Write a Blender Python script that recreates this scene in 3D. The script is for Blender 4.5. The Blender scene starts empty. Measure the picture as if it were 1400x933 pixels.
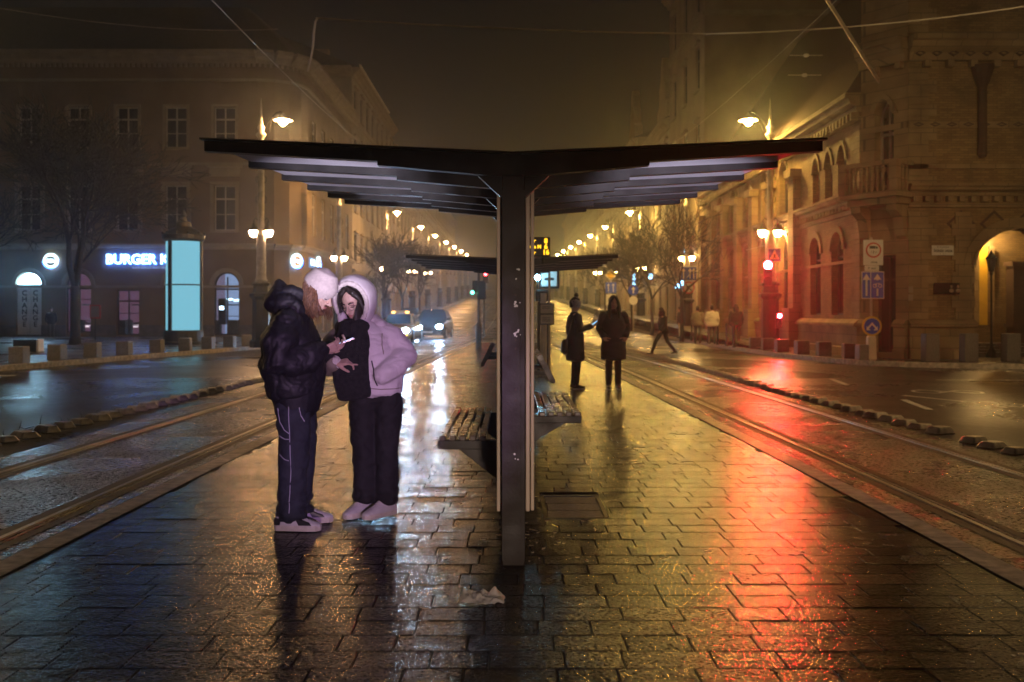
import bpy, bmesh, math, random
from mathutils import Vector, Matrix, noise as mn
R = math.radians
PI = math.pi
rnd = random.Random(7)
S = bpy.context.scene
COL = S.collection

# ---------------------------------------------------------------- camera, sky, moon, exposure
CAM_H = 1.42
cam = bpy.data.cameras.new('camera'); camo = bpy.data.objects.new('camera', cam); COL.objects.link(camo)
camo.location = (0, 0, CAM_H); camo.rotation_euler = (R(90), 0, 0)
cam.lens = 35; cam.sensor_width = 36; cam.shift_y = -0.0275; cam.shift_x = 0.0007
cam.clip_end = 3000; cam.clip_start = 0.05
cam.dof.use_dof = True; cam.dof.focus_distance = 6.7; cam.dof.aperture_fstop = 2.8
S.camera = camo
world = bpy.data.worlds.new("World"); S.world = world; world.use_nodes = True
nt = world.node_tree; bgn = nt.nodes['Background']
sky = nt.nodes.new('ShaderNodeTexSky'); sky.sky_type = 'NISHITA'; sky.sun_disc = False
sky.sun_elevation = R(-2.2); sky.sun_rotation = R(200)
nt.links.new(sky.outputs[0], bgn.inputs[0]); bgn.inputs[1].default_value = 0.025
sun = bpy.data.lights.new('moonlight', 'SUN'); suno = bpy.data.objects.new('moonlight', sun); COL.objects.link(suno)
sun.energy = 0.004; sun.angle = R(10); sun.color = (.75, .8, 1)
suno.rotation_euler = (R(50), 0, R(-20)); suno.location = (0, 0, 40)
vs = S.view_settings
vs.view_transform = 'Standard'; vs.look = 'None'; vs.exposure = -0.2; vs.gamma = 1; vs.use_curve_mapping = False
S.render.engine = 'CYCLES'
cy = S.cycles
cy.max_bounces = 5; cy.diffuse_bounces = 2; cy.glossy_bounces = 3; cy.transmission_bounces = 4; cy.volume_bounces = 0
cy.transparent_max_bounces = 6; cy.caustics_reflective = False; cy.caustics_refractive = False
cy.sample_clamp_indirect = 4; cy.sample_clamp_direct = 0
cy.use_denoising = True; cy.use_adaptive_sampling = True; cy.adaptive_threshold = 0.02

# ---------------------------------------------------------------- helpers
Z = Vector((0, 0, 1))
def V(*a): return Vector(a)
def tag(o, label=None, cat=None, group=None, kind=None):
    for k, v in (('label', label), ('category', cat), ('group', group), ('kind', kind)):
        if v: o[k] = v
    return o
def link(o, parent=None):
    COL.objects.link(o)
    if parent is not None: o.parent = parent
    return o
def empty(name, loc=(0, 0, 0), rz=0, **kw):
    o = bpy.data.objects.new(name, None); o.empty_display_size = .2
    link(o); o.location = loc; o.rotation_euler = (0, 0, rz)
    return tag(o, **kw)
def copy_tree(o, parent=None):
    c = o.copy(); link(c)
    if parent is not None: c.parent = parent
    for ch in o.children: copy_tree(ch, c)
    return c
def interp(tab, x):
    if x <= tab[0][0]: return tab[0][1]
    for (a, p), (b, q) in zip(tab, tab[1:]):
        if x <= b:
            t = (x-a)/(b-a); return p+(q-p)*t
    return tab[-1][1]

class MB:
    """collects faces and links them as one mesh object"""
    def __init__(s): s.v = []; s.f = []; s.m = []; s.sm = []; s.T = Matrix.Identity(4); s.mi = 0; s.smooth = False
    def vert(s, p): s.v.append(s.T @ Vector(p)); return len(s.v)-1
    def face(s, ids): s.f.append(tuple(ids)); s.m.append(s.mi); s.sm.append(s.smooth)
    def poly(s, pts): s.face([s.vert(p) for p in pts])
    def box(s, c, d, rz=0, rx=0, ry=0, bev=0, taper=1):
        c = Vector(c); M = Matrix.Rotation(rz, 3, 'Z') @ Matrix.Rotation(ry, 3, 'Y') @ Matrix.Rotation(rx, 3, 'X')
        hx, hy, hz = d[0]/2, d[1]/2, d[2]/2
        if not bev:
            i = [s.vert(c + M @ Vector((x*hx*(taper if z > 0 else 1), y*hy*(taper if z > 0 else 1), z*hz))) for z in (-1, 1) for (x, y) in ((-1, -1), (1, -1), (1, 1), (-1, 1))]
            for q in ((3, 2, 1, 0), (4, 5, 6, 7), (0, 1, 5, 4), (1, 2, 6, 5), (2, 3, 7, 6), (3, 0, 4, 7)): s.face([i[k] for k in q])
            return
        b = bev; rings = []
        def ring(x, y, z):
            return [s.vert(c + M @ Vector(p)) for p in ((-x+b, -y, z), (x-b, -y, z), (x, -y+b, z), (x, y-b, z), (x-b, y, z), (-x+b, y, z), (-x, y-b, z), (-x, -y+b, z))]
        tp = taper
        r0 = ring(hx-b*.6, hy-b*.6, -hz); r1 = ring(hx, hy, -hz+b); r2 = ring(hx*tp, hy*tp, hz-b); r3 = ring(hx*tp-b*.6, hy*tp-b*.6, hz)
        s.face(r0[::-1]); s.face(r3)
        for p, q in ((r0, r1), (r1, r2), (r2, r3)):
            for k in range(8): s.face((p[k], p[(k+1) % 8], q[(k+1) % 8], q[k]))
    def tube(s, pts, rad, n=8, cap=True):
        pts = [Vector(p) for p in pts]
        if not isinstance(rad, (list, tuple)): rad = [rad]*len(pts)
        prev = None; X = None
        for k, p in enumerate(pts):
            d = (pts[min(k+1, len(pts)-1)]-pts[max(k-1, 0)])
            if d.length < 1e-9: d = V(0, 0, 1)
            d.normalize()
            if X is None: X = d.orthogonal().normalized()
            else:
                X = (X - d*X.dot(d))
                X = X.normalized() if X.length > 1e-6 else d.orthogonal().normalized()
            Y = d.cross(X)
            ring = [s.vert(p + (X*math.cos(2*PI*j/n)+Y*math.sin(2*PI*j/n))*rad[k]) for j in range(n)]
            if prev: 
                for j in range(n): s.face((prev[j], prev[(j+1) % n], ring[(j+1) % n], ring[j]))
            elif cap: s.face(ring[::-1])
            prev = ring
        if cap: s.face(prev)
    def lathe(s, prof, c=(0, 0, 0), n=16, sq=False):
        c = Vector(c); prev = None
        for (r, z) in prof:
            off = PI/n if sq else 0
            ring = [s.vert(c+V(r*math.cos(2*PI*j/n+off), r*math.sin(2*PI*j/n+off), z)) for j in range(n)]
            if prev:
                for j in range(n): s.face((prev[j], prev[(j+1) % n], ring[(j+1) % n], ring[j]))
            else: s.face(ring[::-1])
            prev = ring
        s.face(prev)
    def prism(s, poly, fn, w0, w1):
        """poly: 2-D points; fn(a,b,w) -> 3-D; closed slab between w0 and w1"""
        n = len(poly); A = [s.vert(fn(a, b, w0)) for a, b in poly]; B = [s.vert(fn(a, b, w1)) for a, b in poly]
        s.face(A[::-1]); s.face(B)
        for k in range(n): s.face((A[k], A[(k+1) % n], B[(k+1) % n], B[k]))
    def ball(s, c, r, n=10, m=6, M=None):
        c = Vector(c); r = Vector(r) if isinstance(r, (tuple, list, Vector)) else V(r, r, r)
        g = lambda p: c + (M @ p if M else p)
        top = s.vert(g(V(0, 0, r.z))); bot = s.vert(g(V(0, 0, -r.z))); prev = None
        for i in range(1, m):
            a = PI*i/m
            ring = [s.vert(g(V(r.x*math.sin(a)*math.cos(2*PI*j/n), r.y*math.sin(a)*math.sin(2*PI*j/n), r.z*math.cos(a)))) for j in range(n)]
            for j in range(n):
                if prev: s.face((prev[j], ring[j], ring[(j+1) % n], prev[(j+1) % n]))
                else: s.face((top, ring[j], ring[(j+1) % n]))
            prev = ring
        for j in range(n): s.face((prev[(j+1) % n], prev[j], bot))
    def build(s, name, mats, parent=None, origin=None, loc=None, rz=0, fix=True):
        me = bpy.data.meshes.new(name)
        vs_ = s.v if origin is None else [p-Vector(origin) for p in s.v]
        me.from_pydata([tuple(p) for p in vs_], [], s.f)
        if not isinstance(mats, (list, tuple)): mats = [mats]
        for m in mats: me.materials.append(m)
        me.polygons.foreach_set('material_index', s.m); me.polygons.foreach_set('use_smooth', s.sm)
        me.update()
        if fix:
            bm = bmesh.new(); bm.from_mesh(me); bmesh.ops.recalc_face_normals(bm, faces=bm.faces); bm.to_mesh(me); bm.free()
        o = link(bpy.data.objects.new(name, me), parent)
        if loc is not None: o.location = loc
        elif origin is not None and parent is None: o.location = origin
        o.rotation_euler = (0, 0, rz)
        return o

# ---------------------------------------------------------------- materials
def mk(name, col, rough=.6, metal=0, var=.25, vscale=3.0, bump=0, bscale=40, rvar=0, spec=.5, col2=None, emit=None, estr=0, coat=0):
    m = bpy.data.materials.new(name); m.use_nodes = True; n = m.node_tree.nodes; L = m.node_tree.links
    p = n['Principled BSDF']
    p.inputs['Roughness'].default_value = rough; p.inputs['Metallic'].default_value = metal
    p.inputs['Specular IOR Level'].default_value = spec
    p.inputs['Coat Weight'].default_value = coat
    tc = n.new('ShaderNodeTexCoord')
    nz = n.new('ShaderNodeTexNoise'); nz.inputs['Scale'].default_value = vscale; nz.inputs['Detail'].default_value = 5
    L.new(tc.outputs['Object'], nz.inputs['Vector'])
    rp = n.new('ShaderNodeValToRGB')
    a = [max(0, c*(1-var)) for c in col]; b = col2 or [min(1, c*(1+var)) for c in col]
    rp.color_ramp.elements[0].position = .3; rp.color_ramp.elements[1].position = .7
    rp.color_ramp.elements[0].color = (*a, 1); rp.color_ramp.elements[1].color = (*b, 1)
    L.new(nz.outputs['Fac'], rp.inputs['Fac']); L.new(rp.outputs['Color'], p.inputs['Base Color'])
    if rvar:
        mr = n.new('ShaderNodeMapRange'); mr.inputs['From Min'].default_value = .3; mr.inputs['From Max'].default_value = .7
        mr.inputs['To Min'].default_value = max(.03, rough-rvar); mr.inputs['To Max'].default_value = min(1, rough+rvar)
        L.new(nz.outputs['Fac'], mr.inputs['Value']); L.new(mr.outputs['Result'], p.inputs['Roughness'])
    if bump:
        b2 = n.new('ShaderNodeTexNoise'); b2.inputs['Scale'].default_value = bscale; b2.inputs['Detail'].default_value = 4
        L.new(tc.outputs['Object'], b2.inputs['Vector'])
        bn = n.new('ShaderNodeBump'); bn.inputs['Strength'].default_value = bump; bn.inputs['Distance'].default_value = .01
        L.new(b2.outputs['Fac'], bn.inputs['Height']); L.new(bn.outputs['Normal'], p.inputs['Normal'])
    if emit:
        p.inputs['Emission Color'].default_value = (*emit, 1); p.inputs['Emission Strength'].default_value = estr
    return m
def glow(name, col, s):
    m = bpy.data.materials.new(name); m.use_nodes = True; n = m.node_tree.nodes
    for x in list(n): n.remove(x)
    e = n.new('ShaderNodeEmission'); e.inputs[0].default_value = (*col, 1); e.inputs[1].default_value = s
    o = n.new('ShaderNodeOutputMaterial'); m.node_tree.links.new(e.outputs[0], o.inputs[0])
    return m
def math_node(n, L, op, a, b=None):
    x = n.new('ShaderNodeMath'); x.operation = op
    for k, q in enumerate((a, b)):
        if q is None: continue
        if isinstance(q, (int, float)): x.inputs[k].default_value = q
        else: L.new(q, x.inputs[k])
    return x.outputs[0]
def brickmat(name, c1, c2, mortar, bw, bh, rough=.75, msize=.012, dirt=.5):
    """coursed masonry on any axis-aligned wall: u = x+y, v = z"""
    m = bpy.data.materials.new(name); m.use_nodes = True; n = m.node_tree.nodes; L = m.node_tree.links
    p = n['Principled BSDF']; p.inputs['Roughness'].default_value = rough
    tc = n.new('ShaderNodeTexCoord'); sp = n.new('ShaderNodeSeparateXYZ'); L.new(tc.outputs['Object'], sp.inputs[0])
    cb = n.new('ShaderNodeCombineXYZ'); L.new(math_node(n, L, 'ADD', sp.outputs[0], sp.outputs[1]), cb.inputs[0]); L.new(sp.outputs[2], cb.inputs[1])
    bk = n.new('ShaderNodeTexBrick'); bk.inputs['Scale'].default_value = 1; bk.inputs['Brick Width'].default_value = bw; bk.inputs['Row Height'].default_value = bh
    bk.inputs['Mortar Size'].default_value = msize; bk.inputs['Mortar Smooth'].default_value = .3
    bk.inputs['Color1'].default_value = (*c1, 1); bk.inputs['Color2'].default_value = (*c2, 1); bk.inputs['Mortar'].default_value = (*mortar, 1)
    L.new(cb.outputs[0], bk.inputs['Vector'])
    nz = n.new('ShaderNodeTexNoise'); nz.inputs['Scale'].default_value = .9; nz.inputs['Detail'].default_value = 7
    L.new(tc.outputs['Object'], nz.inputs['Vector'])
    mr = n.new('ShaderNodeMapRange'); mr.inputs[1].default_value = .3; mr.inputs[2].default_value = .7; mr.inputs[3].default_value = 1-dirt; mr.inputs[4].default_value = 1.1
    L.new(nz.outputs['Fac'], mr.inputs[0])
    mx = n.new('ShaderNodeMix'); mx.data_type = 'RGBA'; mx.blend_type = 'MULTIPLY'; mx.inputs[0].default_value = 1
    L.new(bk.outputs['Color'], mx.inputs[6]); L.new(mr.outputs[0], mx.inputs[7]); L.new(mx.outputs[2], p.inputs['Base Color'])
    bn = n.new('ShaderNodeBump'); bn.inputs['Strength'].default_value = .5; bn.inputs['Distance'].default_value = .02
    L.new(bk.outputs['Fac'], bn.inputs['Height']); bn.invert = True; L.new(bn.outputs['Normal'], p.inputs['Normal'])
    return m
def wetmat(name, base, r0, r1, bscale, bump, attr=False, big=.6, var=.35, bdist=.004, puddle=.5, bscale2=9, spec0=.04, spec1=.34):
    """wet ground: dark stone or asphalt, roughness varying between pooled water and damp stone"""
    m = bpy.data.materials.new(name); m.use_nodes = True; n = m.node_tree.nodes; L = m.node_tree.links
    p = n['Principled BSDF']; p.inputs['Specular IOR Level'].default_value = .55
    tc = n.new('ShaderNodeTexCoord')
    def nz(sc, det=4, dist=0):
        x = n.new('ShaderNodeTexNoise'); x.inputs['Scale'].default_value = sc; x.inputs['Detail'].default_value = det; x.inputs['Distortion'].default_value = dist
        L.new(tc.outputs['Object'], x.inputs['Vector']); return x.outputs['Fac']
    bigN = nz(big, 5, .4)
    mr = n.new('ShaderNodeMapRange'); mr.inputs[1].default_value = puddle-.14; mr.inputs[2].default_value = puddle+.14; mr.inputs[3].default_value = r0; mr.inputs[4].default_value = r1
    L.new(bigN, mr.inputs[0])
    fine = nz(bscale, 3)
    mid = nz(bscale2, 4)
    rr = math_node(n, L, 'ADD', mr.outputs[0], math_node(n, L, 'MULTIPLY', math_node(n, L, 'SUBTRACT', mid, .5), .25))
    if attr:
        at = n.new('ShaderNodeAttribute'); at.attribute_name = 'tone'
        rr = math_node(n, L, 'ADD', rr, math_node(n, L, 'MULTIPLY', math_node(n, L, 'SUBTRACT', at.outputs['Fac'], .5), .10))
    rr = math_node(n, L, 'MAXIMUM', rr, .07)
    # grains that stand out of the water film reflect less than the film between them
    gr = n.new('ShaderNodeMapRange'); gr.inputs[1].default_value = .38; gr.inputs[2].default_value = .62; gr.inputs[3].default_value = spec0; gr.inputs[4].default_value = spec1
    L.new(nz(bscale, 2), gr.inputs[0]); L.new(gr.outputs[0], p.inputs['Specular IOR Level'])
    L.new(rr, p.inputs['Roughness'])
    rp = n.new('ShaderNodeValToRGB'); rp.color_ramp.elements[0].position = .32; rp.color_ramp.elements[1].position = .7
    rp.color_ramp.elements[0].color = (*[c*(1-var) for c in base], 1); rp.color_ramp.elements[1].color = (*[c*(1+var) for c in base], 1)
    L.new(mid, rp.inputs[0]); cout = rp.outputs[0]
    if attr:
        mx = n.new('ShaderNodeMix'); mx.data_type = 'RGBA'; mx.blend_type = 'MULTIPLY'; mx.inputs[0].default_value = 1
        L.new(cout, mx.inputs[6]); L.new(math_node(n, L, 'ADD', math_node(n, L, 'MULTIPLY', at.outputs['Fac'], .8), .6), mx.inputs[7]); cout = mx.outputs[2]
    L.new(cout, p.inputs['Base Color'])
    bn = n.new('ShaderNodeBump'); bn.inputs['Strength'].default_value = bump; bn.inputs['Distance'].default_value = bdist
    L.new(math_node(n, L, 'ADD', fine, math_node(n, L, 'MULTIPLY', mid, 1.2)), bn.inputs['Height'])
    L.new(bn.outputs['Normal'], p.inputs['Normal'])
    return m

M = {}
M['paving'] = wetmat('wet_paving', (.026, .023, .0215), .14, .22, 55, .75, attr=True, puddle=.46, bdist=.006)
M['joint'] = mk('joint_sand', (.022, .02, .018), .35, bump=.3)
M['kerb'] = wetmat('wet_kerb', (.55, .5, .43), .42, .62, 110, .3)
M['road'] = wetmat('wet_asphalt', (.045, .043, .042), .2, .42, 120, .6, big=.25, puddle=.5)
M['track'] = wetmat('wet_track_bed', (.045, .04, .036), .16, .42, 36, 1.0, big=.7, bdist=.035, bscale2=16, spec0=.0, spec1=1.0)
M['pavement'] = wetmat('wet_pavement', (.09, .088, .085), .22, .45, 90, .5, big=.4)
M['steel'] = mk('rail_steel', (.42, .39, .36), .42, 1, bump=.1, bscale=60, rvar=.1)
M['rust'] = mk('rail_side', (.06, .04, .03), .6, .3)
M['rubber'] = mk('separator_concrete', (.42, .38, .32), .4, var=.4, vscale=9, bump=.4, bscale=50, rvar=.15)
M['granite'] = mk('granite_block', (.17, .165, .16), .5, var=.35, vscale=30, bump=.3, bscale=80)
M['paint'] = mk('road_paint', (.6, .6, .57), .4, var=.35, vscale=8)
M['iron'] = mk('painted_iron', (.03, .03, .028), .4, .2, var=.3, bump=.15, bscale=30)
M['darksteel'] = mk('dark_steel', (.028, .026, .025), .38, .5, var=.35, vscale=6, bump=.1, bscale=50, rvar=.1)
M['poststeel'] = mk('brown_painted_steel', (.022, .0155, .011), .6, .0, var=.45, vscale=7, bump=.15, bscale=60, rvar=.12)
M['roofpanel'] = mk('roof_panel', (.62, .6, .66), .5, var=.12, vscale=2)
M['beige'] = mk('anodised_frame', (.72, .58, .44), .45, .0, var=.1)
M['lamp_col'] = mk('lamp_column_paint', (.5, .47, .42), .45, .1, var=.25, vscale=5, bump=.2, bscale=25)
M['wood'] = mk('bench_wood', (.15, .11, .1), .3, var=.3, vscale=5, bump=.12, bscale=60, rvar=.12)
M['plasterA'] = mk('ochre_plaster', (.22, .17, .11), .8, var=.22, vscale=.6, bump=.2, bscale=30)
M['plasterB'] = mk('grey_plaster', (.33, .3, .25), .8, var=.2, vscale=.5, bump=.2)
M['plasterC'] = mk('brown_plaster', (.3, .24, .18), .8, var=.25, vscale=.5, bump=.2)
M['trim'] = mk('stucco_trim', (.34, .29, .22), .75, var=.15, vscale=2, bump=.15)
M['plinth'] = mk('stone_plinth', (.14, .13, .125), .6, var=.3, vscale=3, bump=.3)
M['tile'] = mk('roof_tile', (.045, .03, .024), .6, var=.4, vscale=5, bump=.4, bscale=20)
M['frame'] = mk('window_frame_paint', (.5, .48, .44), .5, var=.15)
M['framed'] = mk('dark_window_frame', (.06, .05, .045), .5, var=.2)
M['glass'] = mk('dark_pane', (.02, .02, .022), .08, var=.3)
M['stone'] = brickmat('ashlar', (.40, .30, .165), (.33, .24, .13), (.19, .14, .08), .75, .36)
M['brick'] = brickmat('yellow_brick', (.38, .27, .12), (.27, .18, .078), (.19, .14, .08), .25, .075, msize=.008)
M['brickdark'] = brickmat('red_brick', (.13, .07, .045), (.1, .055, .04), (.1, .08, .06), .25, .075, msize=.008)
M['bark'] = mk('bark', (.022, .019, .017), .7, var=.4, vscale=12, bump=.6, bscale=30)
M['wire'] = mk('galvanised_wire', (.5, .45, .38), .35, .3, var=.2)
M['white'] = mk('white_enamel', (.75, .74, .72), .35, var=.06)
M['blue'] = mk('blue_enamel', (.02, .07, .62), .35, var=.1)
M['red'] = mk('red_enamel', (.55, .04, .03), .35, var=.1)
M['black'] = mk('black_plastic', (.012, .012, .013), .35, var=.3)
M['yellow'] = mk('yellow_enamel', (.7, .45, .05), .4, var=.1)
LW, RW = (1, .50, .17), (1, .59, .12)
M['bulbL'] = glow('lamp_left', LW, 1050); M['bulbR'] = glow('lamp_right', RW, 1600); M['bulbW'] = glow('lamp_beside_viewpoint', (1, .66, .30), 800)
M['lowL'] = glow('lantern_left', (1, .56, .28), 190); M['lowR'] = glow('lantern_right', (1, .58, .17), 300)
M['redlight'] = glow('red_signal', (1, .015, .025), 800)
M['greenlight'] = glow('green_signal', (.1, 1, .6), 14)
M['amber'] = glow('amber_led', (1, .55, .02), 2.2)
M['cyan'] = glow('column_light', (.20, .54, .68), 1.15)
M['shopwhite'] = glow('shop_light', (.42, .78, 1), 80)
M['signblue'] = glow('sign_blue', (.02, .13, 1), 34)
M['signwhite'] = glow('sign_white', (.55, .82, 1), 7)
M['pink'] = glow('shop_interior_pink', (.75, .33, .56), .2)
M['coolroom'] = glow('shop_interior_cool', (.45, .6, 1), .7)
M['head'] = glow('headlight', (.38, .66, 1), 400)
M['orange'] = glow('orange_marker', (1, .5, .12), 7)
M['warmroom'] = glow('porch_light', (1, .42, .04), .75); M['porchbulb'] = glow('porch_bulb', (1, .6, .2), 1100)
M['bluedot'] = glow('blue_shop_light', (.25, .6, 1), 9)
M['phone'] = glow('phone_screen', (.55, .65, 1), 1.6)

def clearglass(name):
    m = bpy.data.materials.new(name); m.use_nodes = True; n = m.node_tree.nodes; L = m.node_tree.links
    for x in list(n): n.remove(x)
    t = n.new('ShaderNodeBsdfTransparent'); t.inputs[0].default_value = (.9, .93, .93, 1); g = n.new('ShaderNodeBsdfGlossy'); g.inputs['Roughness'].default_value = .03
    f = n.new('ShaderNodeFresnel'); f.inputs[0].default_value = 1.45; x = n.new('ShaderNodeMixShader'); o = n.new('ShaderNodeOutputMaterial')
    L.new(f.outputs[0], x.inputs[0]); L.new(t.outputs[0], x.inputs[1]); L.new(g.outputs[0], x.inputs[2]); L.new(x.outputs[0], o.inputs[0])
    return m
M['shopglass'] = clearglass('shop_glass')

def gz(y):
    """height of the street: level to about 55 m, then climbing"""
    if y < 50: return 0.0
    if y < 90: return .032*(y-50)**2/80
    return .032*20 + .032*(y-90)
# ---------------------------------------------------------------- ground, road, pavements
RZ = -0.10
RAILR = [(-12, 3.38), (6.5, 3.36), (14, 3.22), (27, 3.0), (34, 2.74), (47, 2.1), (65, 1.6), (90, 1.4), (400, 1.4)]
RAILL = [(-12, -3.46), (6.7, -3.45), (14, -3.31), (33, -2.9), (47, -2.5), (70, -1.9), (90, -1.7), (400, -1.7)]
def smooth_tab(tab, y, w=5):
    return sum(interp(tab, y+k*w/2) for k in (-2, -1, 0, 1, 2))/5
def xr(y): return smooth_tab(RAILR, y)
def xl(y): return smooth_tab(RAILL, y)
def ys(a, b, step):
    n = max(1, int(round((b-a)/step))); return [a+(b-a)*k/n for k in range(n+1)]
def sheet(name, fx0, fx1, yy, dz, mat, nx=1, kind='structure'):
    mb = MB(); rows = []
    for y in yy:
        a, b = fx0(y), fx1(y)
        rows.append([mb.vert((a+(b-a)*k/nx, y, gz(y)+dz)) for k in range(nx+1)])
    for p, q in zip(rows, rows[1:]):
        for k in range(nx): mb.face((p[k], p[k+1], q[k+1], q[k]))
    return tag(mb.build(name, mat, fix=False), kind=kind)
C = lambda v: (lambda y: v)
YY = ys(-40, 48, 4)+ys(50, 90, 2)[0:]+ys(96, 420, 12)
sheet('road', C(-260), C(260), YY, RZ, M['road'], nx=4)
for s, f in ((1, xr), (-1, xl)):
    i0 = lambda y, f=f, s=s: f(y)-s*.42
    o0 = lambda y, f=f, s=s: f(y)+s*1.98
    sheet('tram_track_bed', i0 if s > 0 else o0, o0 if s > 0 else i0, ys(-12, 48, 1.5)+ys(50, 90, 2)+ys(96, 300, 12), RZ+.004, M['track'])
# rails: head, groove lip, each track one thing
def rail(mb, f, off, y0=-12, y1=200):
    yy = ys(y0, 60, 1.0)+ys(62, y1, 4)
    for (a, b, h0, h1) in ((-.026, .026, 0, .012), (.062, .078, 0, .008)):
        prev = None
        for y in yy:
            x = f(y)+off; z = gz(y)+RZ+.004
            g = [mb.vert((x+a, y, z+h0-.02)), mb.vert((x+a+.006, y, z+h1)), mb.vert((x+b-.006, y, z+h1)), mb.vert((x+b, y, z+h0-.02))]
            if prev:
                for k in range(3): mb.face((prev[k], prev[k+1], g[k+1], g[k]))
            prev = g
def groove(mb, f, off):
    yy = ys(-12, 60, 1.0); prev = None
    for y in yy:
        x = f(y)+off; g = [mb.vert((x+q, y, RZ+.008)) for q in (-.13, -.038)]+[mb.vert((x+q, y, RZ+.0085)) for q in (.098, .17)]
        if prev:
            mb.face((prev[0], prev[1], g[1], g[0])); mb.face((prev[2], prev[3], g[3], g[2]))
        prev = g
for s, f, nm in ((1, xr, 'right'), (-1, xl, 'left')):
    t = empty('tram_track', (0, 0, 0), label='pair of wet steel tram rails along the %s edge of the platform' % nm, cat='rails', group='tram tracks beside the platform')
    for off in (0, s*1.44):
        mb = MB(); rail(mb, f, off); r = mb.build('rail', M['steel'], t, fix=False)
        mb = MB(); groove(mb, f, off); mb.build('rail_bedding', M['rust'], r, fix=False)

# lane separator blocks: tilted wedge cushions in a row
def sep_mesh():
    mb = MB(); n = 9; prof = []
    for k in range(n): 
        a = PI*k/(n-1); prof.append((-.2*math.cos(a)-.06*math.sin(a), .115*math.sin(a)**.7))
    mb.smooth = True
    mb.smooth = False
    mb.box((0, 0, .045), (.36, .26, .11), bev=.022, taper=.78)
    o = mb.build('lane_separator_block', M['rubber'], fix=True); return o
sep = sep_mesh()
SEPR = [(9, 5.62), (10.5, 5.46), (18, 5.16), (37, 4.97), (46, 4.5)]
SEPL = [(9, -6.05), (11.5, -5.95), (22, -5.6), (34, -5.1)]
first = True
for tab, y0, y1, st, nm in ((SEPR, 9.3, 44, .46, 'right'), (SEPL, 10.4, 30, .46, 'left')):
    y = y0; k = 0
    while y < y1:
        if nm == 'right' and 11.9 < y < 12.4: y += st; continue
        o = sep if first else link(sep.copy()); first = False
        o.location = (interp(tab, y)+rnd.uniform(-.02, .02), y, RZ+.005); o.rotation_euler = (0, rnd.uniform(-.04, .04), rnd.uniform(-.12, .12) + (.55 if nm == 'right' else -.55))
        s = rnd.uniform(.82, .98); o.scale = (s, s*rnd.uniform(.85, 1.05), s*rnd.uniform(.75, 1.0))
        tag(o, 'worn concrete cushion in the separator row between the %s tram track and its traffic lane' % nm, 'lane separator', 'separator cushions beside the %s track' % nm)
        y += st*(1+.12*rnd.uniform(-1, 1)); k += 1

# kerbs and pavements
KL = [(-40, -14.6), (14, -14.2), (25.9, -13.3), (33.9, -12.0), (41, -10.6), (48, -9.9), (62, -9.2), (400, -9.2)]
KR = [(29.2, 10.0), (35, 8.95), (45, 8.5), (60, 8.6), (400, 8.6)]
kl = lambda y: interp(KL, y); kr = lambda y: interp(KR, y)
PZ = .03
sheet('left_pavement', C(-260), lambda y: kl(y)-.16, YY, PZ, M['pavement'], nx=6)
def kerb(name, f, side, yy):
    mb = MB()
    for a, b in zip(yy, yy[1:]):
        g = .006
        z0, z1 = gz(a), gz(b)
        p = [(f(a+g), a+g, z0), (f(b-g), b-g, z1)]
        q = [(x+side*.17, y, z) for x, y, z in p]
        lo, hi = RZ-.05, PZ+.012
        ids = [mb.vert((x, y, z+h)) for h in (lo, hi) for (x, y, z) in (p[0], p[1], q[1], q[0])]
        for qd in ((4, 5, 6, 7), (0, 1, 5, 4), (1, 2, 6, 5), (2, 3, 7, 6), (3, 0, 4, 7)): mb.face([ids[i] for i in qd])
    return tag(mb.build(name, M['kerb']), kind='structure')
kerb('left_kerb', kl, -1, ys(10, 60, 1.0)+ys(63, 200, 3))
# right pavement: along the street from 29 m, with the corner rounding into the side street
poly = []
for y in ys(200, 34, 4): poly.append((kr(y), y))
for y in ys(33, 29.4, .6): poly.append((kr(y), y))
for (x, y) in ((10.3, 28.6), (10.9, 28.0), (11.7, 27.5), (12.8, 27.1), (14.4, 26.8), (18, 26.6), (30, 26.5)): poly.append((x, y))
mb = MB()
far = [(60, y) for (x, y) in poly]
prev = None
for (x, y) in poly:
    g = (mb.vert((x+.1, y+.02, gz(y)+PZ)), mb.vert((60, max(y, 29.3), gz(y)+PZ)))
    if prev: mb.face((prev[0], prev[1], g[1], g[0]))
    prev = g
tag(mb.build('right_pavement', M['pavement'], fix=False), kind='structure')
mb = MB()
for k, (a, b) in enumerate(zip(poly, poly[1:])):
    A, B = V(*a), V(*b); d = (B-A); L_ = d.length; d.normalize(); nrm = V(-d.y, d.x)
    if nrm.x < 0 and abs(d.y) > .5 or (abs(d.y) <= .5 and nrm.y < 0): nrm = -nrm
    m_ = max(1, int(L_/1.0))
    for j in range(m_):
        p = A+d*(L_*j/m_+.006); q = A+d*(L_*(j+1)/m_-.006)
        ids = [mb.vert((w.x, w.y, gz(w.y)+h)) for h in (RZ-.05, PZ+.012) for w in (p, q, q+nrm*.17, p+nrm*.17)]
        for qd in ((4, 5, 6, 7), (0, 1, 5, 4), (1, 2, 6, 5), (2, 3, 7, 6), (3, 0, 4, 7)): mb.face([ids[i] for i in qd])
tag(mb.build('right_kerb', M['kerb']), kind='structure')

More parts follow.
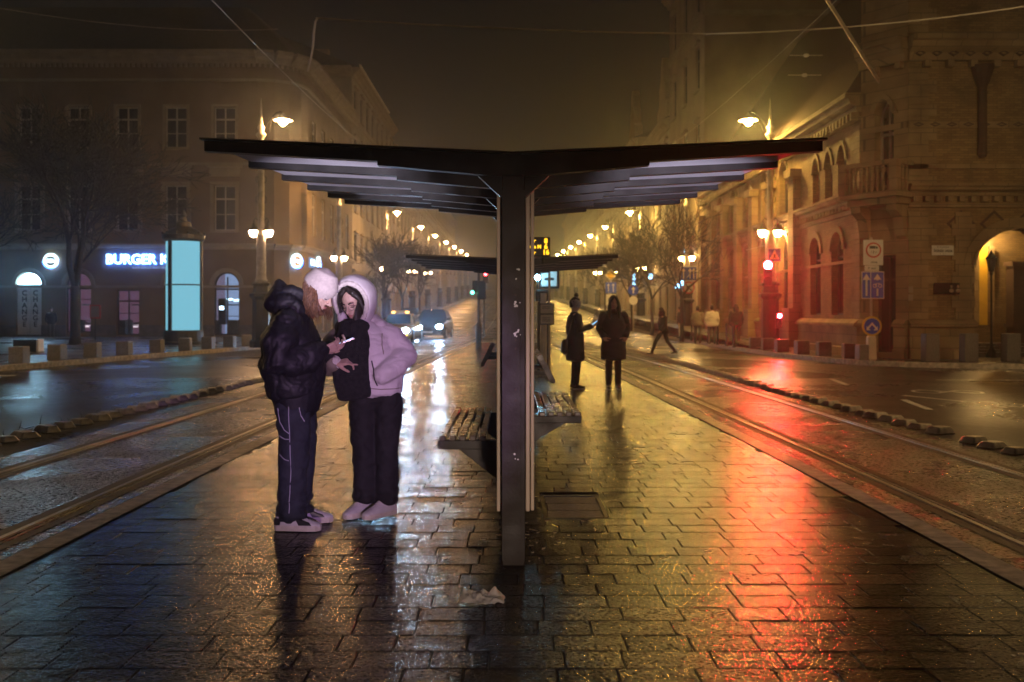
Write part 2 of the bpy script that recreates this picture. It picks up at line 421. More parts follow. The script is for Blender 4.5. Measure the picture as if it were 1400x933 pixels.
# road markings (each strip 4 mm above the asphalt)
def strip(mb, pts, w):
    for a, b in zip(pts, pts[1:]):
        A, B = V(*a), V(*b); d = (B-A).normalized(); n_ = V(-d.y, d.x)*w/2
        mb.poly([(p.x, p.y, gz(p.y)+RZ+.005) for p in (A-n_, B-n_, B+n_, A+n_)])
mb = MB()
strip(mb, [(7.35, 22.9), (7.05, 20.9)], .13)
strip(mb, [(6.85, 17.4), (6.55, 15.6)], .13)
strip(mb, [(7.2, 18.3), (7.75, 17.0)], .12)
for (a, b) in (((8.0, 19.6), (8.9, 18.7)), ((8.15, 18.9), (8.75, 19.5))): strip(mb, [a, b], .1)
for cx, cy_ in ((8.0, 19.15), (8.75, 19.1)):
    strip(mb, [(cx+.25*math.cos(t*PI/6), cy_+.35*math.sin(t*PI/6)) for t in range(13)], .07)
strip(mb, [(9.6, 22.5), (14.5, 22.3)], .14); strip(mb, [(10.2, 18.0), (11.2, 17.9)], .12); strip(mb, [(9.2, 15.4), (10.4, 15.2)], .12)
strip(mb, [(-13.9, 22.0), (-11.7, 22.6)], .3); strip(mb, [(-13.6, 23.6), (-12.0, 24.1)], .3)
tag(mb.build('road_markings', M['paint'], fix=False), kind='structure')

# ---------------------------------------------------------------- platform
PE = 48.0
el = lambda y: xl(y)+.50; er = lambda y: xr(y)-.52
sheet('platform_base', lambda y: el(y)+.01, lambda y: er(y)-.01, ys(-8, PE, 2), -.011, M['joint'])
mb = MB(); tones = []
y = -2.0; row = 0
while y < PE-.1:
    dp = .206 if y < 24 else .206*2
    w0, w1 = el(y)+.20, er(y)-.20
    x = w0 - rnd.uniform(0, .4)
    while x < w1:
        L_ = rnd.choice((.24, .28, .31, .37)) if y < 24 else rnd.choice((.5, .8))
        a, b = max(x, w0), min(x+L_, w1); x += L_
        if b-a < .06: continue
        cutY = y < 7.745 and y+dp > 6.875
        if cutY and a >= .225 and b <= .675: continue
        if cutY and a < .225 < b: b = .225
        if cutY and a < .675 < b: a = .675
        if b-a < .03: continue
        g = .002; bv = .0035
        c = V((a+b)/2, y+dp/2, rnd.gauss(0, .0007)); tx, ty = rnd.gauss(0, .0026), rnd.gauss(0, .0026)
        hx, hy = (b-a)/2-g, dp/2-g
        def q(u, v, h): return (c.x+u, c.y+v, c.z+h+u*tx+v*ty)
        t = [mb.vert(q(u*(hx-bv), v*(hy-bv), 0)) for u, v in ((-1, -1), (1, -1), (1, 1), (-1, 1))]
        e = [mb.vert(q(u*hx, v*hy, -.0055)) for u, v in ((-1, -1), (1, -1), (1, 1), (-1, 1))]
        mb.face(t)
        for k in range(4): mb.face((e[k], e[(k+1) % 4], t[(k+1) % 4], t[k]))
        tones += [rnd.random()]*5
    y += dp; row += 1
pl = mb.build('platform_paving', M['paving'], fix=False); tag(pl, kind='structure')
at = pl.data.attributes.new('tone', 'FLOAT', 'FACE'); at.data.foreach_set('value', tones)
mb = MB()
for s, f in ((1, er), (-1, el)):
    yy = ys(-4, PE, 1.0)
    for a, b in zip(yy, yy[1:]):
        g = .005
        o0, o1 = f(a+g), f(b-g)
        i0, i1 = o0-s*.19, o1-s*.19
        top = .006
        ids = [mb.vert(p) for p in ((o0, a+g, RZ-.03), (o1, b-g, RZ-.03), (o1, b-g, top-.02), (o0, a+g, top-.02), (o1-s*.02, b-g, top), (o0-s*.02, a+g, top), (i1, b-g, top), (i0, a+g, top))]
        for qd in ((0, 1, 2, 3), (3, 2, 4, 5), (5, 4, 6, 7)): mb.face([ids[i] for i in qd])
mb.box(((el(PE)+er(PE))/2, PE, -.05), (er(PE)-el(PE), .2, .112))
tag(mb.build('platform_kerb', M['kerb']), kind='structure')
# inspection cover let into the paving right of the front post
ac = empty('inspection_cover', (.45, 7.31, 0), label='paved square inspection cover sunk beside the shelter post', cat='manhole cover')
mb = MB()
for (c, d) in (((0, -.425, -.012), (.44, .03, .03)), ((0, .425, -.012), (.44, .03, .03)), ((-.215, 0, -.012), (.03, .82, .03)), ((.215, 0, -.012), (.03, .82, .03))): mb.box(c, d)
mb.build('frame', M['darksteel'], ac)
mb = MB()
for j in range(3): mb.box((.01*(j % 2), -.265+j*.265, -.013), (.39, .255, .02), bev=.006)
mb.build('lid', M['granite'], ac)

# ---------------------------------------------------------------- shelters
PX = .012     # the post line
def shelter(y0, nb, pitch, rise, label, hw=1.735, ztip=2.387, with_panels=True, z0=0):
    t = empty('tram_shelter', (PX, y0, z0), label=label, cat='tram shelter', group='butterfly-roofed tram shelters on the platform')
    post_k = {0, nb-1} if nb < 5 else {0, 2, nb-1}
    for k in range(nb):
        yk = k*pitch; dz = rise*yk
        mb = MB()
        for s in (-1, 1):
            zc = ztip-.078+dz; zt = ztip+dz
            sh = lambda a, b, w, s=s, yk=yk: V(s*a, yk+w, b)
            # slim outer blade and deeper inner arm
            mb.prism([(.04, zc-.125), (hw*.44, zc-.06), (hw*.44, zc-.036), (hw, zt-.058), (hw, zt), (.04, zc)], sh, -.035, .035)
            if k in post_k: mb.prism([(.04, zc-.125), (.2, zc-.118), (.075, zc-.235), (.04, zc-.235)], sh, -.04, .04)
        mb.box((0, yk, ztip-.078+dz-.06), (.09, .09, .13))
        mb.build('roof_beam', M['darksteel'], t)
    ly = (nb-1)*pitch
    for s in (-1, 1):
        # thin pale ceiling panel on each wing, above the blades, and dark sheet on top
        mb = MB()
        for (h0, h1, mi) in ((-.006, .006, 0),):
            zc = ztip-.078; zt = ztip
            A = [(.05, -.10), (hw*.46, -.10), (hw, -.10)]; 
            pts = [(a, y_) for y_ in (.04, ly-.04) for a in (.05, hw-.02)]
            ids = []
            for h in (h0, h1):
                for y_ in (.04, ly-.04):
                    for a in (.05, hw-.02):
                        zz = zc+(zt-zc)*(a-.04)/(hw-.04)-.012+rise*y_+h
                        ids.append(mb.vert((s*a, y_, zz)))
            for q in ((0, 1, 3, 2), (4, 6, 7, 5), (0, 4, 5, 1), (1, 5, 7, 3), (3, 7, 6, 2), (2, 6, 4, 0)): mb.face([ids[i] for i in q])
        mb.build('ceiling_panel', M['roofpanel'], t)
        mb = MB(); ids = []
        for h in (.004, .016):
            for y_ in (-.06, ly+.06):
                for a in (.0, hw+.02):
                    ids.append(mb.vert((s*a, y_, ztip-.078+.078*a/hw+rise*y_+h)))
        for q in ((0, 1, 3, 2), (4, 6, 7, 5), (0, 4, 5, 1), (1, 5, 7, 3), (3, 7, 6, 2), (2, 6, 4, 0)): mb.face([ids[i] for i in q])
        mb.build('roof_sheet', M['darksteel'], t)
    for k in sorted(post_k):
        mb = MB(); yk = k*pitch; top = ztip-.19+rise*yk
        mb.box((0, yk, top/2), (.132, .09, top), bev=.008)
        for s in (-1, 1): mb.box((s*.052, yk-.047, top/2-.03), (.022, .012, top-.12))
        p = mb.build('post', M['poststeel'], t)
        mb = MB()
        for zz in (.93, .99, 1.22, 1.27, 1.52): mb.tube([(.012, yk-.044, zz), (.012, yk-.05, zz)], .007, 8)
        mb.build('bolt', M['rust'], p)
        if k == 0:
            rg = random.Random(3); mb = MB()
            for (zz, n_) in ((1.645, 3), (1.47, 6), (1.295, 7), (.62, 3)):
                for q in range(n_):
                    cx, cz = .02+rg.gauss(0, .012), zz+rg.gauss(0, .016); r_ = rg.uniform(.003, .008)
                    mb.prism([(cx+r_*rg.uniform(.6, 1.5)*math.cos(2*PI*j/6), cz+r_*rg.uniform(.6, 1.3)*math.sin(2*PI*j/6)) for j in range(6)], lambda a, b, w: V(a, -.0455+w, b), -.001, .001)
            mb.build('sticker_residue', M['white'], p)
    if with_panels:
        for s in (-1, 1):
            y1 = ly-.1; zb, ztp = .28, 2.175
            mb = MB()
            for (y_) in (.12, y1): mb.box((s*.083, y_, (zb+ztp)/2), (.024, .05, ztp-zb), bev=.004)
            if s > 0: mb.box((s*.11, .14, (zb+ztp)/2), (.02, .04, ztp-zb), bev=.004)
            for zz in (zb+.02, ztp-.02): mb.box((s*.083, (y1+.12)/2, zz), (.022, y1-.12, .035))
            f = mb.build('display_frame', M['beige'], t)
            mb = MB(); mb.box((s*.083, (y1+.12)/2, (zb+ztp)/2), (.012, y1-.2, ztp-zb-.06))
            mb.build('display_glass', M['black'], f)
            mb = MB(); mb.prism([(.08, 2.18), (.145, 2.18), (.145, 2.22), (.08, 2.27)], lambda a, b, w, s=s: V(s*a, .12+w, b), -.01, .01)
            mb.build('top_bracket', M['beige'], f)
    return t
sh1 = shelter(5.62, 6, .94, .047, 'near tram shelter with dark butterfly roof on a square steel post')
sh2 = shelter(16.3, 5, .94, .0, 'farther tram shelter carrying the amber departure board', ztip=2.37)

def bench(x_in, x_out, y0, y1, label):
    s = 1 if x_out > 0 else -1
    xm = (x_in+x_out)/2; w = abs(x_out-x_in)
    t = empty('bench', (xm, (y0+y1)/2, 0), label=label, cat='bench', group='slatted benches cantilevered from the shelters')
    L_ = y1-y0
    for k in range(5):
        mb = MB(); mb.box((-w/2+w*(k+.5)/5, 0, .46+.008), (w/5-.026, L_, .04), bev=.008); mb.build('slat', M['wood'], t)
    for yy in (-L_/2+.06, L_/2-.12):
        mb = MB(); xi = (-xm+s*.08)*1.0
        a, b = sorted((xi, s*w/2)); mb.box(((a+b)/2, yy, .415), (b-a, .06, .07), bev=.006)
        mb.prism([(xi, .38), (s*(w/2-.16), .38), (xi, .13)] , lambda a_, b_, w_, yy=yy: V(a_, yy+w_, b_), -.02, .02)
        mb.build('cantilever_arm', M['darksteel'], t)
    return t
bench(-.18, -.56, 7.55, 9.85, 'slatted wooden bench on the near shelter, left of its post')
bench(.25, .665, 9.35, 11.75, 'slatted wooden bench right of the shelter post, nearer the two waiting women')
def perch(x0, z0, x1, z1, y0, y1, label):
    s = 1 if x1 > 0 else -1
    t = empty('leaning_rail', ((x0+x1)/2, y0, 0), label=label, cat='perch seat', group='sloping perch seats behind the benches')
    xm = (x0+x1)/2
    d = V(x1-x0, 0, z1-z0); L_ = d.length; d.normalize(); n_ = V(-d.z, 0, d.x)
    mb = MB(); pts = [(-L_/2, -.03), (L_/2-.03, -.03), (L_/2, -.01), (L_/2, .02), (L_/2-.02, .04), (-L_/2, .04)]
    mb.prism(pts, lambda a, b, w: V(0, w, (z0+z1)/2)+d*a+n_*b, 0, y1-y0); mb.build('backboard', M['wood'], t)
    for yy in (.25, y1-y0-.25):
        mb = MB(); xi = -xm+s*.07
        a, b = sorted((xi, s*.02))
        mb.box(((a+b)/2, yy, (z0+z1)/2-.06), (b-a, .07, .06)); mb.build('support_arm', M['darksteel'], t)
perch(.36, .86, .55, .50, 13.0, 15.0, 'sloping wooden perch seat right of the post, beyond the slatted bench')
perch(-.30, .92, -.50, .53, 16.6, 18.6, 'sloping wooden perch seat left of the post under the farther shelter')

# departure board on the farther shelter
t = empty('departure_board', (.33, 15.9, 2.25), label='black departure board with amber text above the farther shelter roof', cat='display board')
mb = MB(); mb.box((-.02, 0, .22), (.62, .16, .31), bev=.012); mb.build('case', M['black'], t)
mb = MB()
for xx in (-.22, .18): mb.tube([(xx, 0, -.06), (xx, 0, .05)], .02, 8)
mb.build('hanger', M['darksteel'], t)
def text(name, s, mat, parent, loc, size, rot=(PI/2, 0, 0), extrude=.004, align='CENTER', offset=0, sx=1, world=None):
    cu = bpy.data.curves.new(name, 'FONT'); cu.body = s; cu.size = size; cu.extrude = extrude; cu.align_x = align; cu.align_y = 'CENTER'; cu.offset = offset; cu.resolution_u = 3
    tmp = bpy.data.objects.new(name, cu); COL.objects.link(tmp)
    dg = bpy.context.evaluated_depsgraph_get(); me = bpy.data.meshes.new_from_object(tmp.evaluated_get(dg)); bpy.data.objects.remove(tmp)
    me.materials.clear(); me.materials.append(mat)
    o = link(bpy.data.objects.new(name, me), parent); o.location = loc; o.rotation_euler = rot; o.scale = (sx, 1, 1)
    return o
text('departure_line', 'r', M['amber'], t, (.04, -.085, .315), .075, sx=1.2, offset=.004)
text('departure_line', 'Blanda M', M['amber'], t, (-.0, -.085, .22), .075, sx=1.05, offset=.004)
text('departure_line', 'r', M['amber'], t, (.04, -.085, .125), .075, sx=1.2, offset=.004)
for k, s_ in enumerate(('8', '6', '16')): text('departure_minutes', s_, M['amber'], t, (.22, -.085, .31-.09*k), .105, offset=.006)
# ---------------------------------------------------------------- facades
class Wall:
    """local frame of a facade: u along the wall, v up, w outward"""
    def __init__(s, a, b, z0=0.0):
        s.a = Vector((a[0], a[1], z0)); d = Vector((b[0]-a[0], b[1]-a[1], 0)); s.L = d.length; s.u = d.normalized(); s.n = Vector((s.u.y, -s.u.x, 0))
    def p(s, u, v, w=0.0): return s.a + s.u*u + Z*v + s.n*w
    def ang(s): return math.atan2(s.u.y, s.u.x)
def arch_pts(a, b, spring, top, n=10, pointed=False):
    r = (b-a)/2; h = top-spring; c = (a+b)/2
    if pointed:
        out = []
        for k in range(n+1):
            t = k/n; x = -1+2*t; out.append((c+r*x, spring+h*(1-abs(x)**1.7)**.75))
        return out
    return [(c-r*math.cos(PI*k/n), spring+h*math.sin(PI*k/n)) for k in range(n+1)]
def holed(mb, W, u0, u1, v0, v1, holes, depth=.28, back=False):
    """wall face with rectangular or arched openings (a, b, c, d, rise) and their reveals"""
    us = sorted({u0, u1, *[h[0] for h in holes], *[h[1] for h in holes]}); vv = sorted({v0, v1, *[h[2] for h in holes], *[h[3] for h in holes]})
    for i in range(len(us)-1):
        for j in range(len(vv)-1):
            cu, cv = (us[i]+us[i+1])/2, (vv[j]+vv[j+1])/2
            if any(h[0] < cu < h[1] and h[2] < cv < h[3] for h in holes): continue
            mb.poly([W.p(us[i], vv[j]), W.p(us[i+1], vv[j]), W.p(us[i+1], vv[j+1]), W.p(us[i], vv[j+1])])
    for h in holes:
        a, b, c, d = h[:4]; rise = h[4] if len(h) > 4 else 0; ptd = len(h) > 5 and h[5]
        pts = [(a, c)] + (arch_pts(a, b, d-rise, d, pointed=ptd) if rise else [(a, d), (b, d)]) + [(b, c)]
        if rise:
            ap = pts[1:-1]
            for p, q in zip(ap, ap[1:]):
                if d-min(p[1], q[1]) > 1e-5: mb.poly([W.p(*p), W.p(*q), W.p(q[0], d), W.p(p[0], d)])
        for p, q in zip(pts, pts[1:]+pts[:1]):
            mb.poly([W.p(*p), W.p(*q), W.p(q[0], q[1], -depth), W.p(p[0], p[1], -depth)])
def band(mb, W, u0, u1, prof, ends=True):
    """moulding: profile of (w, v) points extruded from u0 to u1"""
    mb.prism(prof, lambda a, b, w: W.p(w, b, a), u0, u1)
def rectprof(v0, v1, w): return [(-.02, v0), (w, v0), (w, v1), (-.02, v1)]
def corniceprof(v0, v1, w): 
    h = v1-v0
    return [(-.02, v0), (w*.25, v0), (w*.35, v0+h*.3), (w*.7, v0+h*.45), (w*.8, v0+h*.7), (w, v0+h*.75), (w, v1), (-.02, v1)]
def ring_arch(mb, W, a, b, spring, top, t, w, pointed=False, n=10):
    ip = arch_pts(a, b, spring, top, n, pointed); op = arch_pts(a-t, b+t, spring, top+t, n, pointed)
    for k in range(n):
        mb.prism([ip[k], ip[k+1], op[k+1], op[k]], lambda x, y, ww: W.p(x, y, ww), -.02, w)
WINCACHE = {}
def window(W, parent, O, a, b, c, d, rise=0, fm='frame', pm='glass', depth=.2, cols=2, rows=(.3,), pointed=False, bars=(), name='window'):
    """casement as its own part (frame) with a pane sub-part; meshes are shared by same-sized windows"""
    w, h = b-a, d-c
    key = (round(w, 2), round(h, 2), rise, fm, pm, cols, rows, pointed, bars)
    if key not in WINCACHE:
        F = MB(); loc = lambda x, y, z: V(x, -z, y)
        t = .07
        outer = [(0, 0)] + (arch_pts(0, w, h-rise, h, pointed=pointed) if rise else [(0, h), (w, h)]) + [(w, 0)]
        cx, cy_ = w/2, h/2
        inner = [(cx+(x-cx)*(1-2*t/w), cy_+(y-cy_)*(1-2*t/h)) for x, y in outer]
        for k in range(len(outer)):
            q = (k+1) % len(outer)
            F.prism([outer[k], outer[q], inner[q], inner[k]], loc, 0, .08)
        for k in range(1, cols): F.box((w*k/cols, -.045, (h-rise*.3)/2), (.075, .07, h-rise*.3-.1))
        for r_ in rows: F.box((w/2, -.05, h*(1-r_)), (w-.1, .09, .09))
        for bb in bars: F.box((w/2, -.04, h*bb), (w-.12, .05, .035))
        P = MB(); P.prism([(x*.98+w*.01, y*.98+h*.01) for x, y in outer], loc, .01, .03)
        fo = F.build(name, M[fm]); po = P.build('pane', M[pm])
        WINCACHE[key] = (fo.data, po.data); bpy.data.objects.remove(fo); bpy.data.objects.remove(po)
    fd, pd = WINCACHE[key]
    fo = link(bpy.data.objects.new(name, fd), parent); fo.location = W.p(a, c, -depth)-O; fo.rotation_euler = (0, 0, W.ang())
    po = link(bpy.data.objects.new('pane', pd), fo)
    return fo

# ================= left corner building
O = V(-14.5, 57.2, 0)
bA = empty('corner_building', O, label='ochre corner house with dark tiled roof and lit ground-floor shops across the left road', cat='building')
path = [(-48, 57.2), (-14.6, 57.2)] + [(-14.6+2.4*math.sin(t*PI/8), 59.6-2.4*math.cos(t*PI/8)) for t in (1, 2, 3, 4)] + [(-12.2, 76)]
WA = [Wall(p, q) for p, q in zip(path, path[1:])]
mb = MB(); mbp = MB()
front = WA[0]; FX = lambda X: X+48
holesF = []; wins = []
for k in range(12):
    xc = -16.45-2.8*k
    u = FX(xc)
    holesF += [(u-.62, u+.62, 10.9, 13.25), (u-.62, u+.62, 6.15, 8.75)]
    wins += [(u-.62, u+.62, 10.9, 13.25, 'up'), (u-.62, u+.62, 6.15, 8.75, 'mid')]
gf = []
for k in range(11):
    u = FX(-16.35-2.84*k)
    kind = {1: 'arch', 2: 'rect', 3: 'arch', 4: 'change', 0: 'atm'}.get(k, 'arch')
    gf.append((u, kind))
    if kind == 'rect': holesF.append((u-.65, u+.65, .15, 2.75))
    else: holesF.append((u-.72, u+.72, .15 if kind != 'arch' else .3, 3.75, .72))
holed(mb, front, 0, front.L, 0, 16.2, holesF, .3)
flank = WA[-1]
holesK = []
for k in range(5):
    u = 2.0+3.1*k
    holesK += [(u-.62, u+.62, 10.9, 13.25), (u-.62, u+.62, 6.15, 8.75), (u-.75, u+.75, .3, 3.75, .75)]
holed(mb, flank, 0, flank.L, 0, 16.2, holesK, .3)
for W in WA[1:-1]: holed(mb, W, 0, W.L, 0, 16.2, [])
mb.build('wall', M['plasterA'], bA, origin=O)
mb = MB()
for W in WA:
    band(mb, W, 0, W.L, corniceprof(15.75, 16.4, .7)); band(mb, W, 0, W.L, rectprof(14.72, 14.86, .12)); band(mb, W, 0, W.L, corniceprof(5.05, 5.4, .28))
    band(mb, W, 0, W.L, rectprof(2.86, 3.0, .08)); band(mb, W, 0, W.L, rectprof(9.9, 10.05, .1))
    n = int(W.L/.3)
    for k in range(n): 
        c = W.p((k+.5)*W.L/n, 15.62, .12); mb.box(c, (.14, .14, .2), rz=W.ang())
mb.build('cornice', M['trim'], bA, origin=O)
mb = MB()
for W in WA: 
    segs = [(0, W.L)]
    if W in (front, flank):
        hs = sorted([(h[0], h[1]) for h in (holesF if W is front else holesK) if h[2] < .5]); segs = []; x = 0
        for a, b in hs: segs.append((x, a)); x = b
        segs.append((x, W.L))
    for a, b in segs: mb = MB(); band(mb, W, a, b, rectprof(0, .72, .06)); mb.build('plinth', M['plinth'], bA, origin=O)
mb = MB()
rp = [(-48, 57.0), (-14.4, 57.0), (-12.6, 58.0), (-12.0, 59.8), (-12.0, 76.2)]; ri = [(-48, 64.5), (-17.5, 64.5), (-17.2, 64.6), (-17, 64.8), (-17, 70)]
for k in range(4):
    mb.poly([(*rp[k], 16.41), (*rp[k+1], 16.41), (*ri[k+1], 21.2), (*ri[k], 21.2)])
mb.poly([(-12, 76.2, 16.41), (-24, 76.2, 16.41), (-17, 70, 21.2)])
mb.build('roof', M['tile'], bA, origin=O)
for (a, b, c, d, kk) in wins:
    lit = 'glass'
    f = window(front, bA, O, a, b, c, d, cols=2, rows=(.3,), bars=(.36,), pm=lit)
    m2 = MB()
    if kk == 'mid':
        for (x0, x1, y0, y1) in ((a-.22, a, c-.1, d+.2), (b, b+.22, c-.1, d+.2), (a, b, d, d+.2)): m2.box(front.p((x0+x1)/2, (y0+y1)/2, .04), (x1-x0, .1, y1-y0))
        m2.box(front.p((a+b)/2, d+.75, .05), (b-a+.5, .1, .5)); m2.box(front.p((a+b)/2, d+1.08, .12), (b-a+.75, .26, .13))
    else:
        for (x0, x1, y0, y1) in ((a-.14, a, c, d+.14), (b, b+.14, c, d+.14), (a, b, d, d+.14)): m2.box(front.p((x0+x1)/2, (y0+y1)/2, .03), (x1-x0, .08, y1-y0))
    m2.box(front.p((a+b)/2, c-.06, .08), (b-a+.35, .22, .12))
    m2.build('surround', M['trim'], f, origin=front.p(a, c, -.2)).location = (0, 0, 0)
for h in holesK:
    f = window(flank, bA, O, *h[:4], rise=(h[4] if len(h) > 4 else 0), cols=2, rows=(.3,), pm='glass')
# ground floor openings of the front
def shoproom(u, hw, top, mt):
    rg = random.Random(int(u*10))
    m = MB(); m.box(front.p(u, top/2, -2.6), (hw*2+2.6, .1, top+.2)); r_ = m.build('shop_back_wall', M[mt], bA, origin=O)
    m = MB()
    for k in range(5): m.box(front.p(u+rg.uniform(-hw, hw)*1.3, .75+rg.uniform(0, .1), -rg.uniform(.8, 2.0)), (rg.uniform(.4, .8), .4, .06))
    for k in range(4): x_ = u+rg.uniform(-hw, hw)*1.2; m.box(front.p(x_, .55, -rg.uniform(.8, 2)), (.36, .36, .9))
    m.box(front.p(u+rg.uniform(-.3, .3), 1.9, -2.45), (hw*1.5, .2, .08)); m.box(front.p(u+hw*.8, 1.6, -1.9), (.3, .3, 3.0))
    m.build('shop_furniture', M['plinth'], bA, origin=O)
    m = MB()
    for k in range(3): m.box(front.p(u+(k-1)*hw*.7, rg.uniform(1.9, 2.5) if mt == 'coolroom' else .62+.1*k, -2.2), (rg.uniform(.25, .5), .06, .12))
    m.build('shop_strip_light', M['signwhite'] if mt == 'coolroom' else M['striplight'], bA, origin=O)
M['striplight'] = glow('shop_strip_light', (.95, .75, .85), 1.6)
for (u, kind) in gf:
    if kind == 'rect':
        window(front, bA, O, u-.65, u+.65, .15, 2.75, pm='shopglass', fm='framed', cols=2, rows=(.25,), bars=(.2, .48), name='shop_door', depth=.25); shoproom(u, .65, 2.75, 'pink')
    elif kind == 'arch':
        window(front, bA, O, u-.72, u+.72, .3, 3.75, rise=.72, pm='shopglass' if u > FX(-30) else 'glass', fm='framed', cols=2, rows=(.27,), bars=(.2, .55), name='shop_window', depth=.25)
        if u > FX(-30): shoproom(u, .72, 3.75, 'pink')
    elif kind == 'atm':
        f = window(front, bA, O, u-.72, u+.72, .15, 3.75, rise=.72, pm='shopglass', fm='framed', cols=2, rows=(.27,), bars=(.3, .55), name='shop_window', depth=.25); shoproom(u, .72, 3.75, 'coolroom')
        m2 = MB(); m2.box((.42, -.05, 1.35), (.42, .3, 1.5), bev=.03); m2.build('cash_machine', M['black'], f)
        m2 = MB(); m2.box((.42, -.21, 1.55), (.24, .02, .2)); m2.build('screen', M['signwhite'], f)
    else:
        f = window(front, bA, O, u-.72, u+.72, 3.0, 3.75, rise=.7, pm='shopwhite', fm='framed', cols=1, rows=(), name='fanlight', depth=.12)
        d_ = MB(); d_.box(front.p(u-.36, 1.55, -.12), (.68, .05, 2.75), bev=.01); d_.box(front.p(u+.36, 1.55, -.12), (.68, .05, 2.75), bev=.01)
        dd = d_.build('exchange_shutter', M['white'], bA, origin=O)
        for sx in (-.3, .33):
            for k, ch in enumerate('CHANGE'):
                text('letter', ch, M['black'], dd, front.p(u+sx, 2.55-.36*k, -.085)-O, .42, extrude=.006, offset=.008)
    if kind in ('arch', 'atm', 'change'):
        m2 = MB(); ring_arch(m2, front, u-.75, u+.75, 3.02, 3.78, .22, .07); m2.build('arch_moulding', M['trim'], bA, origin=O)
# shop signs: letters on blue halo, round emblems
bs = empty('shop_sign', front.p(FX(-21.3), 4.42, .12), label='blue-lit lettering sign above the pink shop door, left of the glowing column', cat='shop sign', group='illuminated shop signs of the corner house')
m2 = MB(); m2.box((.6, .085, .0), (4.2, .04, .05)); m2.build('mounting_rail', M['darksteel'], bs)
text('halo', 'BURGER KING', M['signblue'], bs, (.55, .01, .05), .78, offset=.022, extrude=.012)
text('lettering', 'BURGER KING', M['signwhite'], bs, (.55, -.03, .05), .78, offset=.012, extrude=.02)
text('small_lettering', 'FLAME GRILLED SINCE 1954', M['coolroom'], bs, (.55, -.03, -.42), .16, extrude=.01)
def round_sign(W, u, v, r, label, wd=.12):
    t = empty('round_sign', W.p(u, v, wd), W.ang(), label=label, cat='shop sign', group='illuminated shop signs of the corner house')
    d = MB(); d.prism([(r*math.cos(2*PI*k/28), r*math.sin(2*PI*k/28)) for k in range(28)], lambda a, b, w: V(a, w, b), -.04, .06); d.build('disc', M['signwhite'], t)
    d = MB(); 
    for k in range(4, 26):
        a0, a1 = -PI*1.0+PI*1.1*(k-4)/22, -PI*1.0+PI*1.1*(k-3)/22; t0 = .16*math.sin(PI*(k-4)/22); t1 = .16*math.sin(PI*(k-3)/22)
        d.prism([(r*1.03*math.cos(a0), r*1.03*math.sin(a0)), (r*1.03*math.cos(a1), r*1.03*math.sin(a1)), (r*(1-t1)*math.cos(a1), r*(1-t1)*math.sin(a1)), (r*(1-t0)*math.cos(a0), r*(1-t0)*math.sin(a0))], lambda a, b, w: V(a, w, b), -.055, -.043)
    d.build('swoosh', M['signblue'], t)
    for s in (1, -1):
        d = MB(); d.prism([(r*.62*math.cos(PI*k/10), s*r*(.3+.36*math.sin(PI*k/10))) for k in range(11)], lambda a, b, w: V(a, w, b), -.055, -.043); d.build('bun', M['yellow'], t)
    text('emblem_word', 'BURGER', M['red'], t, (0, -.06, r*.14), r*.42, offset=.006)
    text('emblem_word', 'KING', M['red'], t, (0, -.06, -r*.16), r*.42, offset=.006)
round_sign(front, FX(-26.4), 4.4, .42, 'round white emblem sign above and left of the big tree trunk')
Wc = WA[3]
round_sign(Wc, Wc.L/2, 4.45, .42, 'round white emblem sign on the rounded house corner')
round_sign(flank, 2.9, 4.45, .5, 'round blue-white emblem sign on the street side of the corner house, behind a lamp post')
t = empty('square_sign', flank.p(.75, 4.45, .1), flank.ang(), label='small square white sign between the two round emblems', cat='shop sign', group='illuminated shop signs of the corner house')
m2 = MB(); m2.box((0, 0, 0), (1.3, .1, .6), bev=.02); m2.build('panel', M['coolroom'], t)
text('lettering', 'KING', M['signwhite'], t, (0, -.07, 0), .5, offset=.012)

# ================= right corner building (brick and ashlar, portal, balcony)
O = V(11.9, 30, 0)
bR = empty('market_hall', O, label='large patterned-brick corner building with arched portal and stone balcony across the right road', cat='building')
CH0, CH1 = (11.0, 31.3), (11.95, 30.0)
HR = 15.5
Wf = Wall(CH1, (32, 30.0)); Ws = Wall((11.0, 57), CH0); Wc2 = Wall(CH0, CH1)
fx = lambda X: X-11.95
mbs, mbb = MB(), MB()
por = (fx(13.95), fx(16.75), .0, 3.95, 1.15)
upw = [(fx(18.2), fx(19.6), 6.0, 9.0, .7)]
holed(mbb, Wf, 0, Wf.L, 0, HR, [por]+upw, .55)
# street side: ground-floor arched windows, upper arcade (u measured from the far end)
sd = lambda y: 57-y
gw = []; uw = []
for yc in (33.6, 36.0): gw.append((sd(yc)-.62, sd(yc)+.62, 1.35, 4.15, .62))
for yc in (40.2, 43.2, 46.2, 49.2, 52.4, 55): gw.append((sd(yc)-.75, sd(yc)+.75, 1.3, 4.6, .75))
for yc in (33.1, 34.5, 35.9): uw.append((sd(yc)-.42, sd(yc)+.42, 5.15, 7.0, .55, True))
for yc in (40.2, 43.2, 46.2, 49.2, 52.4, 55): uw.append((sd(yc)-.6, sd(yc)+.6, 5.3, 7.5, .6))
holed(mbb, Ws, 0, Ws.L, 0, 8.3, gw+uw, .4)
L2 = Wc2.L
cw = (L2/2-.33, L2/2+.33, 5.0, 8.0, .5, True); cd = (L2/2-.4, L2/2+.4, .2, 3.2)
holed(mbs, Wc2, 0, L2, 0, HR, [cw, cd], .5)
mbb.build('wall', M['brick'], bR, origin=O); mbs.build('corner_wall', M['stone'], bR, origin=O)
st = MB()
